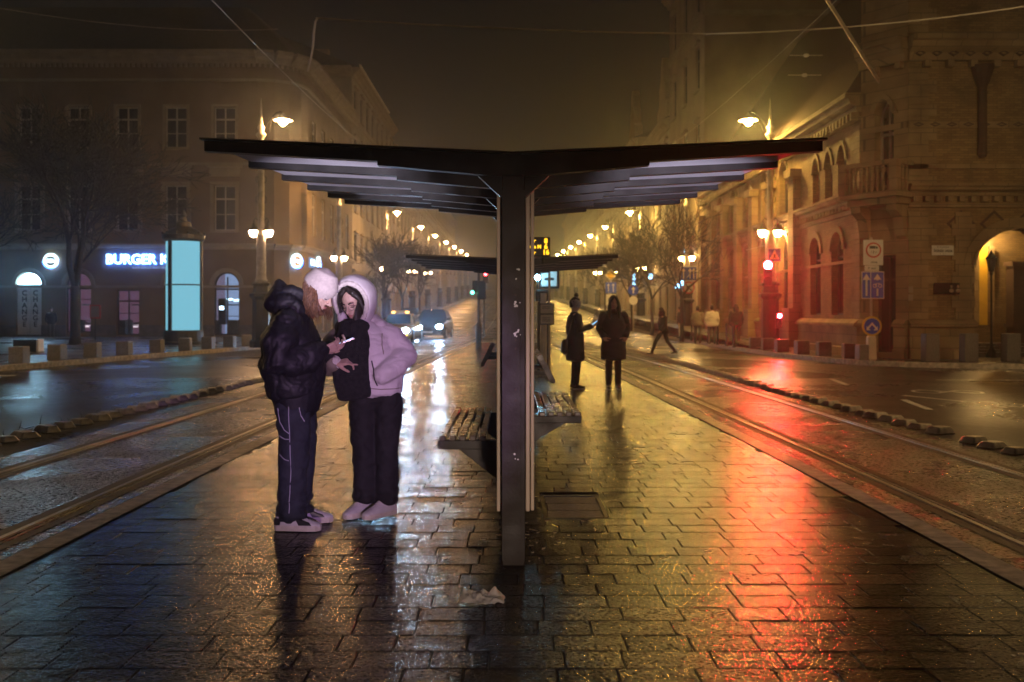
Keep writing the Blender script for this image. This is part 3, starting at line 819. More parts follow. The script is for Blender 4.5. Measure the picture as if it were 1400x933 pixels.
for W, top in ((Wf, 99), (Wc2, 99), (Ws, 8.3)):
    L = W.L
    gaps = {id(Wf): [(por[0], por[1])], id(Wc2): [(cd[0], cd[1])], id(Ws): []}[id(W)]
    segs = []; x = 0
    for a, b in gaps: segs.append((x, a)); x = b
    segs.append((x, L))
    for a, b in segs:
        band(st, W, a, b, [(-.02, 0), (.2, 0), (.2, .3), (.14, .32), (.14, .98), (.24, 1.0), (.24, 1.08), (.1, 1.2), (-.02, 1.22)])
    band(st, W, 0, L, corniceprof(4.95, 5.3, .3)); band(st, W, 0, L, rectprof(4.6, 4.72, .07))
    if top > 10:
        band(st, W, 0, L, corniceprof(9.0, 9.75, .5)); band(st, W, 0, L, rectprof(7.0, 7.18, .06)); band(st, W, 0, L, rectprof(5.75, 5.9, .05)); band(st, W, 0, L, corniceprof(13.6, 14.2, .4))
    else:
        band(st, W, 0, L, corniceprof(7.75, 8.35, .5)); band(st, W, 0, L, rectprof(7.5, 7.6, .08)); band(st, W, 0, L, rectprof(3.05, 3.15, .04))
    n = int(L/.34)
    for k in range(n):
        c = W.p((k+.5)*L/n, 4.84, .1); st.box(c, (.15, .18, .16), rz=W.ang())
        if top > 10:
            c = W.p((k+.5)*L/n, 8.9, .14)
            if k % 2: st.box(c, (.2, .2, .2), rz=W.ang())
        else:
            st.box(W.p((k+.5)*L/n, 7.62, .16), (.15, .26, .26), rz=W.ang())
st.build('cornice', M['stone'], bR, origin=O)
# quoins, pilasters, diaper and frieze patterns
q = MB()
k = 0; z = 1.22
while z < 13.4:
    w = .85 if k % 2 else .6
    h = .36
    if not (4.55 < z+h/2 < 5.35 or 8.75 < z+h/2 < 9.8):
        q.box(Wf.p(w/2+.0, z+h/2, .015), (w, .07, h-.012)); 
        q.box(Ws.p(Ws.L-w*.45, z+h/2, .015), (w*.9, .07, h-.012), rz=Ws.ang()) if z < 7.3 else None
        for xx in (13.55, 16.95):
            if z < 4.2: q.box(Wf.p(fx(xx)+(.06 if xx < 15 else 0), z+h/2, .015), (.5+.2*(k % 2), .07, h-.012))
    z += h; k += 1
for yc in (38.2, 41.7, 44.7, 47.7, 50.8, 53.7, 56.6):
    pq = MB(); pq.box(Ws.p(sd(yc), 3.4, .12), (.7, .34, 6.4), rz=Ws.ang()); pq.box(Ws.p(sd(yc), .8, .24), (.95, .5, 1.6), rz=Ws.ang()); pq.box(Ws.p(sd(yc), 6.75, .2), (.9, .46, .3), rz=Ws.ang()); pq.build('pilaster', M['stone'], bR, origin=O)
q.build('quoin', M['stone'], bR, origin=O)
pt = MB()
def dz(mb, cx, cz, a, b, W, t, w=.012):
    for s1, s2 in ((1, 1), (1, -1), (-1, 1), (-1, -1)):
        mb.prism([(cx+s1*a, cz), (cx, cz+s2*b), (cx, cz+s2*(b-t)), (cx+s1*(a-t), cz)], lambda x, y, ww: W.p(x, y, ww), -.02, w)
for k in range(9): 
    dz(pt, fx(13.55)+k*1.0, 4.1, .44, .42, Wf, .1) if not 1 < k < 3 or True else None
for k in range(40): dz(pt, .3+k*.5, 7.09, .17, .07, Wf, .05, .075)
for k in range(40): dz(pt, .3+k*.5, 9.2, .16, .09, Wf, .05, .22)
pt.build('diaper_pattern', M['brickdark'], bR, origin=O)
# windows
for h in gw: window(Ws, bR, O, *h[:4], rise=h[4], fm='framed', pm='glass', cols=2, rows=(.3,), depth=.3)
for h in uw: window(Ws, bR, O, *h[:4], rise=h[4], fm='framed', pm='glass', cols=1, rows=(.35,), depth=.3, pointed=len(h) > 5)
for h in upw: window(Wf, bR, O, *h[:4], rise=h[4], fm='framed', pm='glass', cols=2, rows=(.35,), depth=.4)
window(Wc2, bR, O, *cw[:4], rise=cw[4], fm='frame', pm='glass', cols=2, rows=(.35,), depth=.4, pointed=True)
window(Wc2, bR, O, *cd, fm='framed', pm='black', cols=2, rows=(.25,), depth=.4, name='corner_door')
for h in gw: ar = MB(); ring_arch(ar, Ws, h[0], h[1], h[3]-h[4], h[3], .2, .06); ar.build('arch_moulding', M['stone'], bR, origin=O)
for h in uw: ar = MB(); ring_arch(ar, Ws, h[0], h[1], h[3]-h[4], h[3], .16, .06, pointed=len(h) > 5); ar.build('arch_moulding', M['stone'], bR, origin=O)
ar = MB(); ring_arch(ar, Wc2, cw[0], cw[1], cw[3]-cw[4], cw[3], .16, .1, pointed=True); ar.build('arch_moulding', M['stone'], bR, origin=O); ar = MB()
ring_arch(ar, Wf, por[0], por[1], por[3]-por[4], por[3], .34, .07, n=16); ring_arch(ar, Wf, por[0]+.0, por[1]-.0, por[3]-por[4], por[3], .1, .13, n=16)
ar.build('arch_moulding', M['stone'], bR, origin=O)
# balcony on the chamfered corner
bal = MB()
bal.box(Wc2.p(L2/2, 4.98, .4), (1.95, .95, .16), rz=Wc2.ang()); bal.box(Wc2.p(L2/2, 4.8, .3), (1.7, .72, .2), rz=Wc2.ang())
for s in (-.62, .62): bal.prism([(0, 4.75), (.62, 4.75), (.55, 4.5), (.25, 4.3), (.12, 3.75), (0, 3.65)], lambda a, b, w, s=s: Wc2.p(L2/2+s+w, b, a), -.16, .16)
bb_ = bal.build('balcony', M['stone'], bR, origin=O)
bl = MB()
bl.box(Wc2.p(L2/2, 5.92, .78), (1.95, .2, .14), rz=Wc2.ang())
for s in (-.88, .88): bl.box(Wc2.p(L2/2+s, 5.921, .42), (.2, .86, .14), rz=Wc2.ang()); bl.box(Wc2.p(L2/2+s, 5.46, .78), (.24, .24, .86), rz=Wc2.ang())
for k in range(8): bl.lathe([(.035, 0), (.06, .22), (.03, .42), (.055, .6), (.05, .8)], Wc2.p(L2/2-.66+k*.19, 5.07, .78), 8)
for s in (-.88, .88):
    for k in range(3): bl.lathe([(.035, 0), (.06, .22), (.03, .42), (.055, .6), (.05, .8)], Wc2.p(L2/2+s, 5.07, .2+k*.2), 8)
bl.build('balustrade', M['stone'], bb_, origin=O).location = (0, 0, 0)
rf = MB()
rf.poly([(10.6, 57.3, 8.36), (10.6, 31.6, 8.36), (16.5, 33.5, 17), (16.5, 57.3, 17)]); rf.poly([(10.6, 31.6, 8.36), (12.6, 31.6, 8.36), (16.5, 33.5, 17)])
rf.build('roof', M['tile'], bR, origin=O)
# blind column shaft high on the front, plaques
cs = MB(); cs.lathe([(.1, 0), (.14, .1), (.13, .2), (.13, 2.1), (.2, 2.25), (.28, 2.5), (.34, 2.75)], Wf.p(fx(14.15), 6.1, .1), 12); cs.build('engaged_column', M['brickdark'], bR, origin=O)
# porch behind the portal
po = MB()
x0, x1 = 13.6, 20.5
for (c, d) in (((17.05, 34.2, 2.2), (6.7, .2, 4.4)), ((x0-.1, 32.3, 2.2), (.2, 3.6, 4.4)), ((x1+.1, 32.3, 2.2), (.2, 3.6, 4.4)), ((17.05, 32.3, 4.35), (6.7, 3.6, .2))): po.box(c, d)
po.build('porch_wall', M['brick'], bR, origin=O)
po = MB()
for k in range(4): po.box((17.05, 31.2+k*.3+1.2, .03+.08*(k+1)-.04+.02), (6.6, 2.4-k*.3, .16))
po.build('porch_step', M['pavement'], bR, origin=O)
po = MB(); po.box((16.9, 33.2, 1.5), (.55, .5, 3.0)); po.box((16.9, 33.2, 1.0), (.67, .62, .12)); po.box((16.9, 33.2, 3.05), (.67, .62, .14)); po.build('porch_pillar', M['brickdark'], bR, origin=O)
po = MB(); po.box((16.1, 34.06, 2.35), (.36, .06, 2.7)); po.build('plaster_niche', M['yellow'], bR, origin=O)
po = MB()
for xx in (15.84, 16.36): po.box((xx, 33.98, 2.35), (.16, .22, 2.7)); po.build('niche_jamb', M['stone'], bR, origin=O); po = MB()
po = MB(); po.smooth = True; po.ball((16.1, 33.62, 3.98), .07, 10, 8); po.build('porch_lamp', M['porchbulb'], bR, origin=O)
# street-name plate, notice plaque, bell plates
t = empty('street_name_plate', Wf.p(fx(12.98), 3.3, .05), label='white street name plate with dark lettering on the brick corner', cat='street sign')
m2 = MB(); m2.box((0, 0, 0), (.66, .03, .3), bev=.008); m2.build('plate', M['white'], t)
text('lettering', 'Sóház utca', M['black'], t, (0, -.018, -.01), .13, offset=.002); text('small_lettering', 'IX. Ferencváros', M['black'], t, (0, -.018, .1), .055); text('small_lettering', '5   →   1', M['black'], t, (0, -.018, -.11), .05)
t = empty('wall_plaque', Wf.p(fx(13.1), 2.15, .04), label='dark bronze plaque with pale relief busts beside the portal', cat='plaque')
m2 = MB(); m2.box((0, 0, 0), (.78, .05, .34), bev=.01); m2.build('plate', M['black'], t)
for k in range(2):
    m2 = MB(); m2.ball((.13+.2*k, -.04, .06), (.04, .03, .05)); m2.ball((.13+.2*k, -.04, -.06), (.075, .03, .06)); m2.build('relief_bust', M['trim'], t)
t = empty('door_bell_plate', Wf.p(fx(12.0), 2.0, .09), label='pair of small pale bell plates on the building corner', cat='bell plate')
for k in range(2): m2 = MB(); m2.box((0, 0, .12-.24*k), (.14, .03, .19), bev=.01); m2.build('plate', M['trim'], t)
t = empty('notice_board', Wf.p(fx(17.35), 1.7, .06), label='framed reddish notice board at the right edge of the portal', cat='notice board')
m2 = MB(); m2.box((0, 0, 0), (.7, .06, 1.0), bev=.01); m2.build('frame', M['trim'], t)
m2 = MB(); m2.box((0, -.035, 0), (.58, .02, .88)); m2.build('panel', M['brickdark'], t)

# ================= rows of further houses along both sides
def house(name, x0, y0, y1, h, side, wallm, label, nfl, bay, roofh=3.0, gable=False, group='distant houses along the street'):
    """street house: side=+1 stands on the right (facade faces -X)"""
    zb = gz((y0+y1)/2)-.4
    O = V(x0, y0, zb)
    b = empty(name, O, label=label, cat='building', group=group)
    W = Wall((x0, y1), (x0, y0), zb) if side > 0 else Wall((x0, y0), (x0, y1), zb)
    W2 = Wall((x0, y0), (x0+14, y0), zb) if side > 0 else Wall((x0-14, y0), (x0, y0), zb)
    L = y1-y0; n = max(2, int(L/bay)); fh = (h-1.2)/nfl
    holes = []
    for k in range(n):
        u = (k+.5)*L/n
        for f in range(nfl):
            v = .6+f*fh
            holes.append((u-.6, u+.6, v+(.9 if f else .3), v+fh*.78))
    mb = MB(); holed(mb, W, 0, L, 0, h, holes, .3)
    mb.poly([W2.p(0, 0), W2.p(14, 0), W2.p(14, h), W2.p(0, h)])
    mb.build('wall', M[wallm], b, origin=O)
    mb = MB()
    for Wq, Lq in ((W, L), (W2, 14)):
        band(mb, Wq, 0, Lq, corniceprof(h-.7, h, .6)); band(mb, Wq, 0, Lq, corniceprof(fh+.4, fh+.75, .25)); band(mb, Wq, 0, Lq, rectprof(h-fh-.3, h-fh, .12))
    for k in range(n):
        u = (k+.5)*L/n
        for f in range(1, nfl): mb.box(W.p(u, .6+f*fh+fh*.78+.15, .1), (1.7, .24, .14), rz=W.ang()); mb.box(W.p(u, .6+f*fh+.85, .08), (1.5, .2, .1), rz=W.ang())
    mb.build('cornice', M['trim'], b, origin=O)
    mb = MB(); s = side
    A = [(x0-s*.4, y0-.3, zb+h), (x0-s*.4, y1+.3, zb+h), (x0+s*6.5, y1, zb+h+roofh), (x0+s*6.5, y0+1, zb+h+roofh), (x0+s*14, y0-.3, zb+h), (x0+s*14, y1+.3, zb+h)]
    mb.poly([A[0], A[1], A[2], A[3]]); mb.poly([A[0], A[3], A[4]]); mb.poly([A[4], A[3], A[2], A[5]])
    r_ = mb.build('roof', M['tile'], b, origin=O)
    mb = MB(); mb.box((x0+s*5, (y0+y1)/2, zb+h+roofh+.6), (1.6, .8, 2.4)); ch = mb.build('chimney', M['plasterC'], r_, origin=O); ch.location = (0, 0, 0)
    if gable:
        mb = MB(); yc = y0+2.6
        mb.prism([(-2.4, h), (-2.4, h+1.2), (-1.5, h+1.6), (-1.4, h+2.8), (-.7, h+3.3), (-.55, h+4.4), (0, h+5), (.55, h+4.4), (.7, h+3.3), (1.4, h+2.8), (1.5, h+1.6), (2.4, h+1.2), (2.4, h)], lambda a, b_, w: V(x0+s*w, yc+a, zb+b_), -.2, .5)
        mb.build('gable', M['trim'], b, origin=O)
    for hh in holes[: 100]: window(W, b, O, *hh[:4], fm='framed', pm='glass', cols=2, rows=(.3,), depth=.2)
    return b
house('town_house', -12.4, 77.5, 104, 20.3, -1, 'plasterB', 'tall grey town house next beyond the ochre corner house', 5, 3.3)
house('town_house', -12.6, 105, 132, 18, -1, 'plasterC', 'brown town house second beyond the ochre corner house', 4, 3.4)
house('town_house', -12.8, 133, 170, 19, -1, 'plasterB', 'misty grey town house third beyond the ochre corner house', 4, 3.6)
house('town_house', -13, 171, 230, 18, -1, 'plasterC', 'faint house at the far end of the left row', 4, 4)
house('town_house', 11.3, 58.2, 71, 24, 1, 'plasterC', 'tall dark house rising behind the roof of the patterned-brick building', 5, 3.2, 4)
house('town_house', 11.5, 72, 92, 15.5, 1, 'plasterB', 'right-hand house with a stepped ornamental gable beyond the tall dark one', 4, 3.3, 3, True)
house('town_house', 11.8, 93, 120, 17, 1, 'plasterC', 'brown house beyond the gabled one on the right', 4, 3.4, 3, True)
house('town_house', 12, 121, 160, 16, 1, 'plasterB', 'misty grey house near the far end of the right row', 4, 3.6)
house('town_house', 12.2, 161, 230, 18, 1, 'plasterC', 'faint house at the far end of the right row', 4, 4)
# ---------------------------------------------------------------- street lamps
def make_lamp(side, label):
    """ornate cast post; arm reaches towards local +X"""
    b = 'L' if side == 'left' else 'R'
    t = empty('street_lamp', (0, 0, 0), label=label, cat='street lamp')
    m = MB(); m.smooth = False
    m.lathe([(.46, 0), (.46, .25), (.38, .3), (.36, .34), (.34, 1.9), (.36, 1.95), (.46, 2.05), (.46, 2.15), (.33, 2.2), (.3, 2.45), (.38, 2.5), (.38, 2.58), (.26, 2.64)], (0, 0, 0), 8, sq=True); m.build('base', M['iron'], t)
    m = MB(); m.smooth = True
    m.lathe([(.24, 2.64), (.26, 2.7), (.22, 2.76), (.2, 2.9), (.185, 4.4), (.21, 4.45), (.21, 4.55), (.17, 4.62), (.13, 4.8), (.12, 7.6), (.17, 7.66), (.17, 7.76), (.11, 7.84), (.1, 8.4), (.17, 8.48), (.22, 8.56), (.1, 8.66), (.16, 8.84), (.08, 8.95), (.05, 9.4), (.012, 10.0)], (0, 0, 0), 12); m.build('column', M['lamp_col'], t)
    m = MB()
    m.tube([(.05, 0, 8.72), (.3, 0, 9.1), (.6, 0, 9.42), (.8, 0, 9.48), (.88, 0, 9.4)], .022, 6); m.tube([(.1, 0, 8.4), (.32, 0, 8.7), (.45, 0, 9.2)], .012, 5)
    m.build('lamp_arm', M['iron'], t)
    for s in (-1, 1):
        m = MB(); m.tube([(.1*s, 0, 5.1), (.22*s, 0, 5.2), (.3*s, 0, 5.1), (.31*s, 0, 4.98)], .02, 6); m.tube([(.1*s, 0, 4.75), (.2*s, 0, 4.85), (.28*s, 0, 5.08)], .014, 5)
        m.build('lantern_bracket', M['iron'], t)
        for zz in (5.8, 6.6): m = MB(); m.tube([(.1*s, 0, zz), (.2*s, 0, zz+.05), (.22*s, 0, zz+.22), (.14*s, 0, zz+.3)], .018, 5); m.build('scroll', M['iron'], t)
    m = MB(); m.smooth = True; m.lathe([(.03, 9.42), (.06, 9.36), (.14, 9.31), (.3, 9.22), (.4, 9.13), (.41, 9.11), (.38, 9.12), (.28, 9.2), (.1, 9.25)], (.88, 0, 0), 16); lum = m.build('lamp_shade', M['lamp_col'], t)
    m = MB(); m.smooth = True; m.lathe([(.05, 9.24), (.17, 9.19), (.2, 9.12), (.16, 9.02), (.07, 8.93), (.01, 8.9)], (.88, 0, 0), 8); m.build('bulb', M['bulb'+b], lum)
    for s in (-1, 1):
        m = MB(); m.smooth = True; m.lathe([(.02, 5.0), (.05, 4.95), (.08, 4.84), (.23, 4.72), (.24, 4.69), (.15, 4.69)], (.31*s, 0, 0), 14); ls = m.build('lantern_shade', M['iron'], t)
        m = MB(); m.smooth = True; m.lathe([(.05, 4.69), (.17, 4.68), (.165, 4.58), (.1, 4.46), (.01, 4.43)], (.31*s, 0, 0), 8); m.build('bulb', M['low'+b], ls)
    return t
ORD = ['nearest', 'second', 'third', 'fourth', 'fifth', 'sixth', 'seventh', 'eighth', 'ninth', 'tenth']
LD = [40, 59, 80, 101, 120, 140, 160, 182, 205, 230]
for side in ('left', 'right'):
    p = make_lamp(side, '')
    for k, y in enumerate(LD):
        o = p if k == 0 else copy_tree(p)
        x = -10.05 if side == 'left' else 10.4
        if k == 1: x = -10.2 if side == 'left' else 10.4
        o.location = (x, y, gz(y)+PZ); o.rotation_euler = (0, 0, 0 if side == 'left' else PI)
        if k == 0: lab = 'nearest ornate street lamp on the %s pavement, %s' % (side, 'beside the glowing column' if side == 'left' else 'carrying the red signals')
        else: lab = '%s ornate street lamp of the row receding along the %s pavement' % (ORD[k], side)
        tag(o, lab, 'street lamp', 'ornate street lamps along the %s pavement' % side)
        if k >= 5:
            for ch in [c for c in o.children_recursive if c.name.startswith('bulb') and c.parent.name.startswith('lantern')]: bpy.data.objects.remove(ch)
# lamps behind the viewpoint continue both rows
for side, x in (('right', 13.4), ('left', -14.8)):
    p = [o for o in COL.objects if o.name.startswith('street_lamp') and o.parent is None and side in o['label']][0]
    for y in (16.5 if side == 'right' else 20.5,):
        o = copy_tree(p); o.location = (x, y, PZ)
        for ch in o.children_recursive:
            if ch.name.startswith('bulb') and ch.parent.name.startswith('lamp'): ch.data = ch.data.copy(); ch.data.materials[0] = M['bulbW']
        tag(o, 'ornate street lamp of the %s row standing outside the view, beside the viewpoint' % side, 'street lamp', 'ornate street lamps along the %s pavement' % side)

# ---------------------------------------------------------------- trees (bare winter crowns)
def tree(x, y, h, seed, label, trunk_h=2.4, spread=.62, r0=.16, depth=6, lean=(0, 0), dens=3, zb=None, group='bare winter trees'):
    rg = random.Random(seed)
    z0 = gz(y)+PZ if zb is None else zb
    t = empty('bare_tree', (x, y, z0), label=label, cat='tree', group=group)
    T = MB(); Cn = MB(); T.smooth = Cn.smooth = True
    def grow(p, d, L, r, lv):
        n = 3; pts = [p]; q = p.copy(); dd = d.copy()
        for k in range(n):
            dd = (dd+V(rg.gauss(0, .16), rg.gauss(0, .16), rg.gauss(.02, .1))).normalized(); q = q+dd*(L/n); pts.append(q.copy())
        rr = [max(.015, r*(1-.4*k/n)) for k in range(n+1)]
        (T if lv < 2 else Cn).tube(pts, rr, 7 if lv < 2 else (4 if lv < 4 else 3), cap=lv < 2)
        if lv >= depth: return
        nb = dens if lv < depth-1 else dens+1
        for k in range(nb):
            a = rg.uniform(0, 2*PI); sp = rg.uniform(.5, 1.15)*spread*(1.1 if k else .6)
            o = dd.orthogonal().normalized(); o = Matrix.Rotation(a, 3, dd) @ o
            nd = (dd*math.cos(sp)+o*math.sin(sp)+V(0, 0, .08)).normalized()
            st = pts[-1] if k < 2 else pts[rg.choice((1, 2))]
            grow(st, nd, L*rg.uniform(.62, .86), rr[-1]*rg.uniform(.6, .85), lv+1)
    T.tube([(0, 0, -.1), (.02, 0, .3), (lean[0]*.5, lean[1]*.5, trunk_h*.6), (lean[0], lean[1], trunk_h)], [r0*1.35, r0*1.05, r0*.95, r0*.9], 9)
    base = V(lean[0], lean[1], trunk_h)
    L0 = (h-trunk_h)/3.4
    for k in range(3):
        a = k*2.1+rg.uniform(-.4, .4); sp = .42
        grow(base, V(math.cos(a)*math.sin(sp), math.sin(a)*math.sin(sp), math.cos(sp)), L0, r0*.7, 1)
    T.build('trunk', M['bark'], t, fix=False); Cn.build('crown', M['bark'], t, fix=False)
    return t
tree(-19.9, 45.4, 12.6, 3, 'big dark bare tree with a forked trunk in front of the shop fronts', trunk_h=2.6, r0=.22, depth=6, dens=4, spread=.7)
tree(-24.6, 44, 9.5, 8, 'bare tree at the left edge of the view beside the exchange shop', trunk_h=2.4, r0=.15, depth=5, dens=4)
for k, (x, y, h, lab) in enumerate(((-7.9, 62, 7.2, 'slim misty bare tree behind the taxi, beside the second left lamp'), (-8.1, 74, 7.5, 'faint bare tree between the second and third lamps of the left row'), (-8.3, 90, 8, 'faint bare tree beyond the third lamp of the left row'),
        (8.9, 63, 8.5, 'bare tree behind the walking pedestrian, close to the double lantern'), (8.6, 71, 8, 'bare tree left of the double lantern on the right pavement'), (8.9, 52, 8.6, 'tall thin bare tree beside the lane-arrow sign lamp'), (8.3, 88, 8, 'faint bare tree among the distant shop lights on the right'))):
    tree(x, y, h, 20+k, lab, trunk_h=2.2, r0=.1, depth=5, dens=4)

# ---------------------------------------------------------------- glowing advertising column
t = empty('advertising_column', (-14.35, 43.6, PZ), label='glowing cyan cylindrical advertising column with dark domed cap', cat='advertising column')
m = MB(); m.lathe([(.95, 0), (.95, .12), (.86, .16), (.84, .6), (.8, .64)], n=24); m.build('base', M['iron'], t)
m = MB(); m.smooth = True; m.lathe([(.74, .64), (.74, 4.55)], n=32); m.build('poster_drum', M['cyan'], t)
m = MB()
for a in (R(-118), R(0), R(120)): m.box((.77*math.cos(a), .77*math.sin(a), 2.6), (.1, .16, 3.95), rz=a)
m.lathe([(.765, 2.58), (.765, 2.64)], n=32)
m.build('mullion', M['darksteel'], t)
m = MB(); m.lathe([(.8, 4.5), (.9, 4.6), (.92, 4.78), (.84, 4.82), (.6, 5.02), (.34, 5.15), (.3, 5.35), (.16, 5.42), (.1, 5.6), (.14, 5.66), (.03, 5.9)], n=24)
for k in range(12): m.ball((.9*math.cos(k*PI/6), .9*math.sin(k*PI/6), 4.86), .06, 6, 4)
m.build('domed_cap', M['iron'], t)
# planter, small signs and people-height post near the shops
t = empty('bench_block', (-17.4, 35.8, PZ), label='dark block seat with pale end in front of the exchange shutter', cat='street bench')
m = MB(); m.box((0, 0, .22), (.84, .45, .44), bev=.02); m.build('body', M['iron'], t); m = MB(); m.box((.46, 0, .225), (.08, .44, .45), bev=.015); m.build('end_panel', M['white'], t)
t = empty('menu_stand', (-21.1, 50.5, PZ), label='small framed menu stand on a thin post before the shop wall', cat='sign')
m = MB(); m.tube([(0, 0, 0), (0, 0, 1.2)], .03, 8); m.build('post', M['iron'], t); m = MB(); m.box((0, 0, 1.45), (.55, .05, .7), bev=.01); m.build('frame', M['red'], t); m = MB(); m.box((0, -.03, 1.45), (.42, .02, .56)); m.build('panel', M['plasterC'], t)

# ---------------------------------------------------------------- granite bollards and thin posts
def bollard(name, mats, dims):
    m = MB(); m.box((0, 0, dims[2]/2), dims, bev=.02, taper=.97); return m.build(name, mats)
proto = bollard('granite_bollard', M['granite'], (.42, .42, .46))
Lb = [(10, 487), (48, 497), (81, 496), (117, 492), (155, 490), (193, 488), (232, 484), (267, 482), (298, 480), (322, 479), (344, 478)]
k = 0
def gp(x, y, z=0.0):
    """ground point under photo pixel (x, y)"""
    d = (CAM_H-z)*1361/(y-428); return V((x-699)*d/1361, d, z)
LBP = [(-14.15, 25.2), (-13.45, 27.2), (-13.2, 28.8), (-13.1, 30.4), (-12.85, 32.3), (-12.55, 34.0), (-12.25, 35.9), (-11.95, 37.7), (-11.6, 39.3), (-11.3, 40.9), (-10.9, 42.8)]
LBP = [(kl(y)-.62, y) for y in (24.4, 26.0, 27.6, 29.3, 31.1, 32.9, 34.9, 36.8, 38.5, 40.2, 42.0)]
for (x, y) in LBP:
    o = proto if k == 0 else link(proto.copy()); k += 1
    o.location = (x, y, PZ); o.rotation_euler = (0, 0, rnd.uniform(-.1, .1)); tag(o, 'grey granite cube bollard in the row along the left kerb', 'bollard', 'granite cube bollards along the left kerb')
for (x, y) in [(kr(yy)+.55, yy) for yy in (30.4, 32.0, 33.5, 35.0, 36.6, 38.2)] + [(10.35, 29.2)]:
    o = link(proto.copy()); k += 1
    o.location = (x, y, PZ); o.rotation_euler = (0, 0, rnd.uniform(-.1, .1)); tag(o, 'grey granite cube bollard in the row along the right kerb beside the red signals', 'bollard', 'granite cube bollards along the right kerb')
big = bollard('stone_post', M['granite'], (.4, .4, .8))
for k, (x, lab) in enumerate(((11.95, 'square stone post left of the other two before the brick corner'), (13.05, 'square stone post in the middle of the three before the brick plinth'), (14.25, 'square stone post in front of the arched portal opening'))):
    o = big if k == 0 else link(big.copy()); o.location = (x, 28.4, PZ); tag(o, lab, 'bollard', 'square stone posts before the portal building')
m = MB(); m.lathe([(.07, 0), (.07, .06), (.05, .08), (.045, .8), (.06, .83), (.06, .9), (.02, .98)], n=10); thin = m.build('iron_bollard', M['iron'])
for k, (x, y) in enumerate(((8.95, 40.0), (9.0, 41.6), (9.0, 43.4), (8.95, 45.2), (8.95, 47.2), (8.95, 49.4))):
    o = thin if k == 0 else link(thin.copy()); o.location = (x, y, PZ); tag(o, 'thin iron bollard on the right pavement edge near the pedestrians', 'bollard', 'thin iron bollards near the pedestrians')

# ---------------------------------------------------------------- signals and signs
def signal_head(parent, c, lens, lit, nlens=2, r=.155, beam=0):
    m = MB(); h = .3*nlens+.06
    m.box(c, (.32, .22, h), bev=.03)
    b = m.build('signal_head', M['black'], parent)
    for k in range(nlens):
        z = c[2]+h/2-.18-.3*k
        mm = MB(); mm.lathe([(r, 0), (r*.98, .004), (.01, .006)], n=16)
        for i, v in enumerate(mm.v): mm.v[i] = V(c[0]+v.x, c[1]-.112-v.z, z+v.y)
        mm.build('lens', lens if k == lit else M['black'], b)
        if k == lit and beam:
            sl_ = bpy.data.lights.new('signal_beam', 'SPOT'); so_ = link(bpy.data.objects.new('signal_beam', sl_), b); so_.location = (c[0], c[1]-.13, z)
            sl_.energy = beam; sl_.color = (1, .015, .025); sl_.spot_size = R(27); sl_.spot_blend = .6; sl_.shadow_soft_size = r*.8
            so_.rotation_euler = V(0, -1, -.03).to_track_quat('-Z', 'Y').to_euler()
        mm = MB()
        for q in range(12):
            a0, a1 = R(-40)+R(260)*q/12, R(-40)+R(260)*(q+1)/12
            mm.poly([(c[0]+(r+.02)*math.cos(a0), c[1]-.11, z+(r+.02)*math.sin(a0)), (c[0]+(r+.02)*math.cos(a1), c[1]-.11, z+(r+.02)*math.sin(a1)), (c[0]+(r+.02)*math.cos(a1), c[1]-.48, z+(r+.02)*math.sin(a1)), (c[0]+(r+.02)*math.cos(a0), c[1]-.48, z+(r+.02)*math.sin(a0))])
        mm.build('visor', M['black'], b)
t = empty('traffic_signal', (10.08, 39.1, PZ), R(-14), label='red traffic signal strapped to the nearest right street lamp', cat='traffic light', group='red traffic signals')
signal_head(t, (0, 0, 2.95), M['redlight'], 0, 3, beam=2400)
m = MB(); m.box((.1, .3, 3.2), (.06, .5, .05)); m.box((.1, .3, 2.6), (.06, .5, .05)); m.build('mounting_arm', M['iron'], t)
t = empty('traffic_signal', (10.55, 39.15, PZ), R(-13), label='small lower red signal for pedestrians on the nearest right lamp base', cat='traffic light', group='red traffic signals')
signal_head(t, (0, 0, 1.12), M['redlight'], 0, 2, r=.08, beam=450)
t = empty('traffic_signal', (-1.34, 41.0, 0), label='black traffic signal on a thin pole left of the shelter, facing away', cat='traffic light')
m = MB(); m.lathe([(.13, 0), (.13, .9), (.1, 1.0), (.055, 1.05), (.05, 3.1)], n=12); m.build('pole', M['iron'], t)
m = MB(); m.box((.12, 0, 2.35), (.36, .3, .75), bev=.04); m.box((-.14, .02, 2.5), (.24, .22, .5), bev=.03); m.build('signal_head', M['black'], t)
m = MB(); m.ball((-.26, -.1, 2.26), .07, 8, 6); m.build('side_lens', M['greenlight'], t)
for (x, y, z, c, mt, lab) in ((.06, 59, 4.6-1.5, 'w', 'redlight', ''),): pass
def plate(t, c, w, h, mat, name='sign_plate', d=.02, bev=.006):
    m = MB(); m.box(c, (w, d, h), bev=bev); return m.build(name, mat, t)
def disc(t, c, r, mat, name='sign_disc', d=.02):
    m = MB(); m.prism([(r*math.cos(2*PI*k/28), r*math.sin(2*PI*k/28)) for k in range(28)], lambda a, b, w: V(c[0]+a, c[1]+w, c[2]+b), -d/2, d/2); return m.build(name, mat, t)
def flat(t, polys, y, mat, name, th=.006):
    m = MB()
    for p in polys: m.prism(p, lambda a, b, w: V(a, y+w, b), -th, 0)
    return m.build(name, mat, t)
def arrow(cx, z0, z1, w=.05, hw=.11, hh=.18):
    return [[(cx-w/2, z0), (cx+w/2, z0), (cx+w/2, z1-hh), (cx-w/2, z1-hh)], [(cx-hw, z1-hh), (cx+hw, z1-hh), (cx, z1)]]
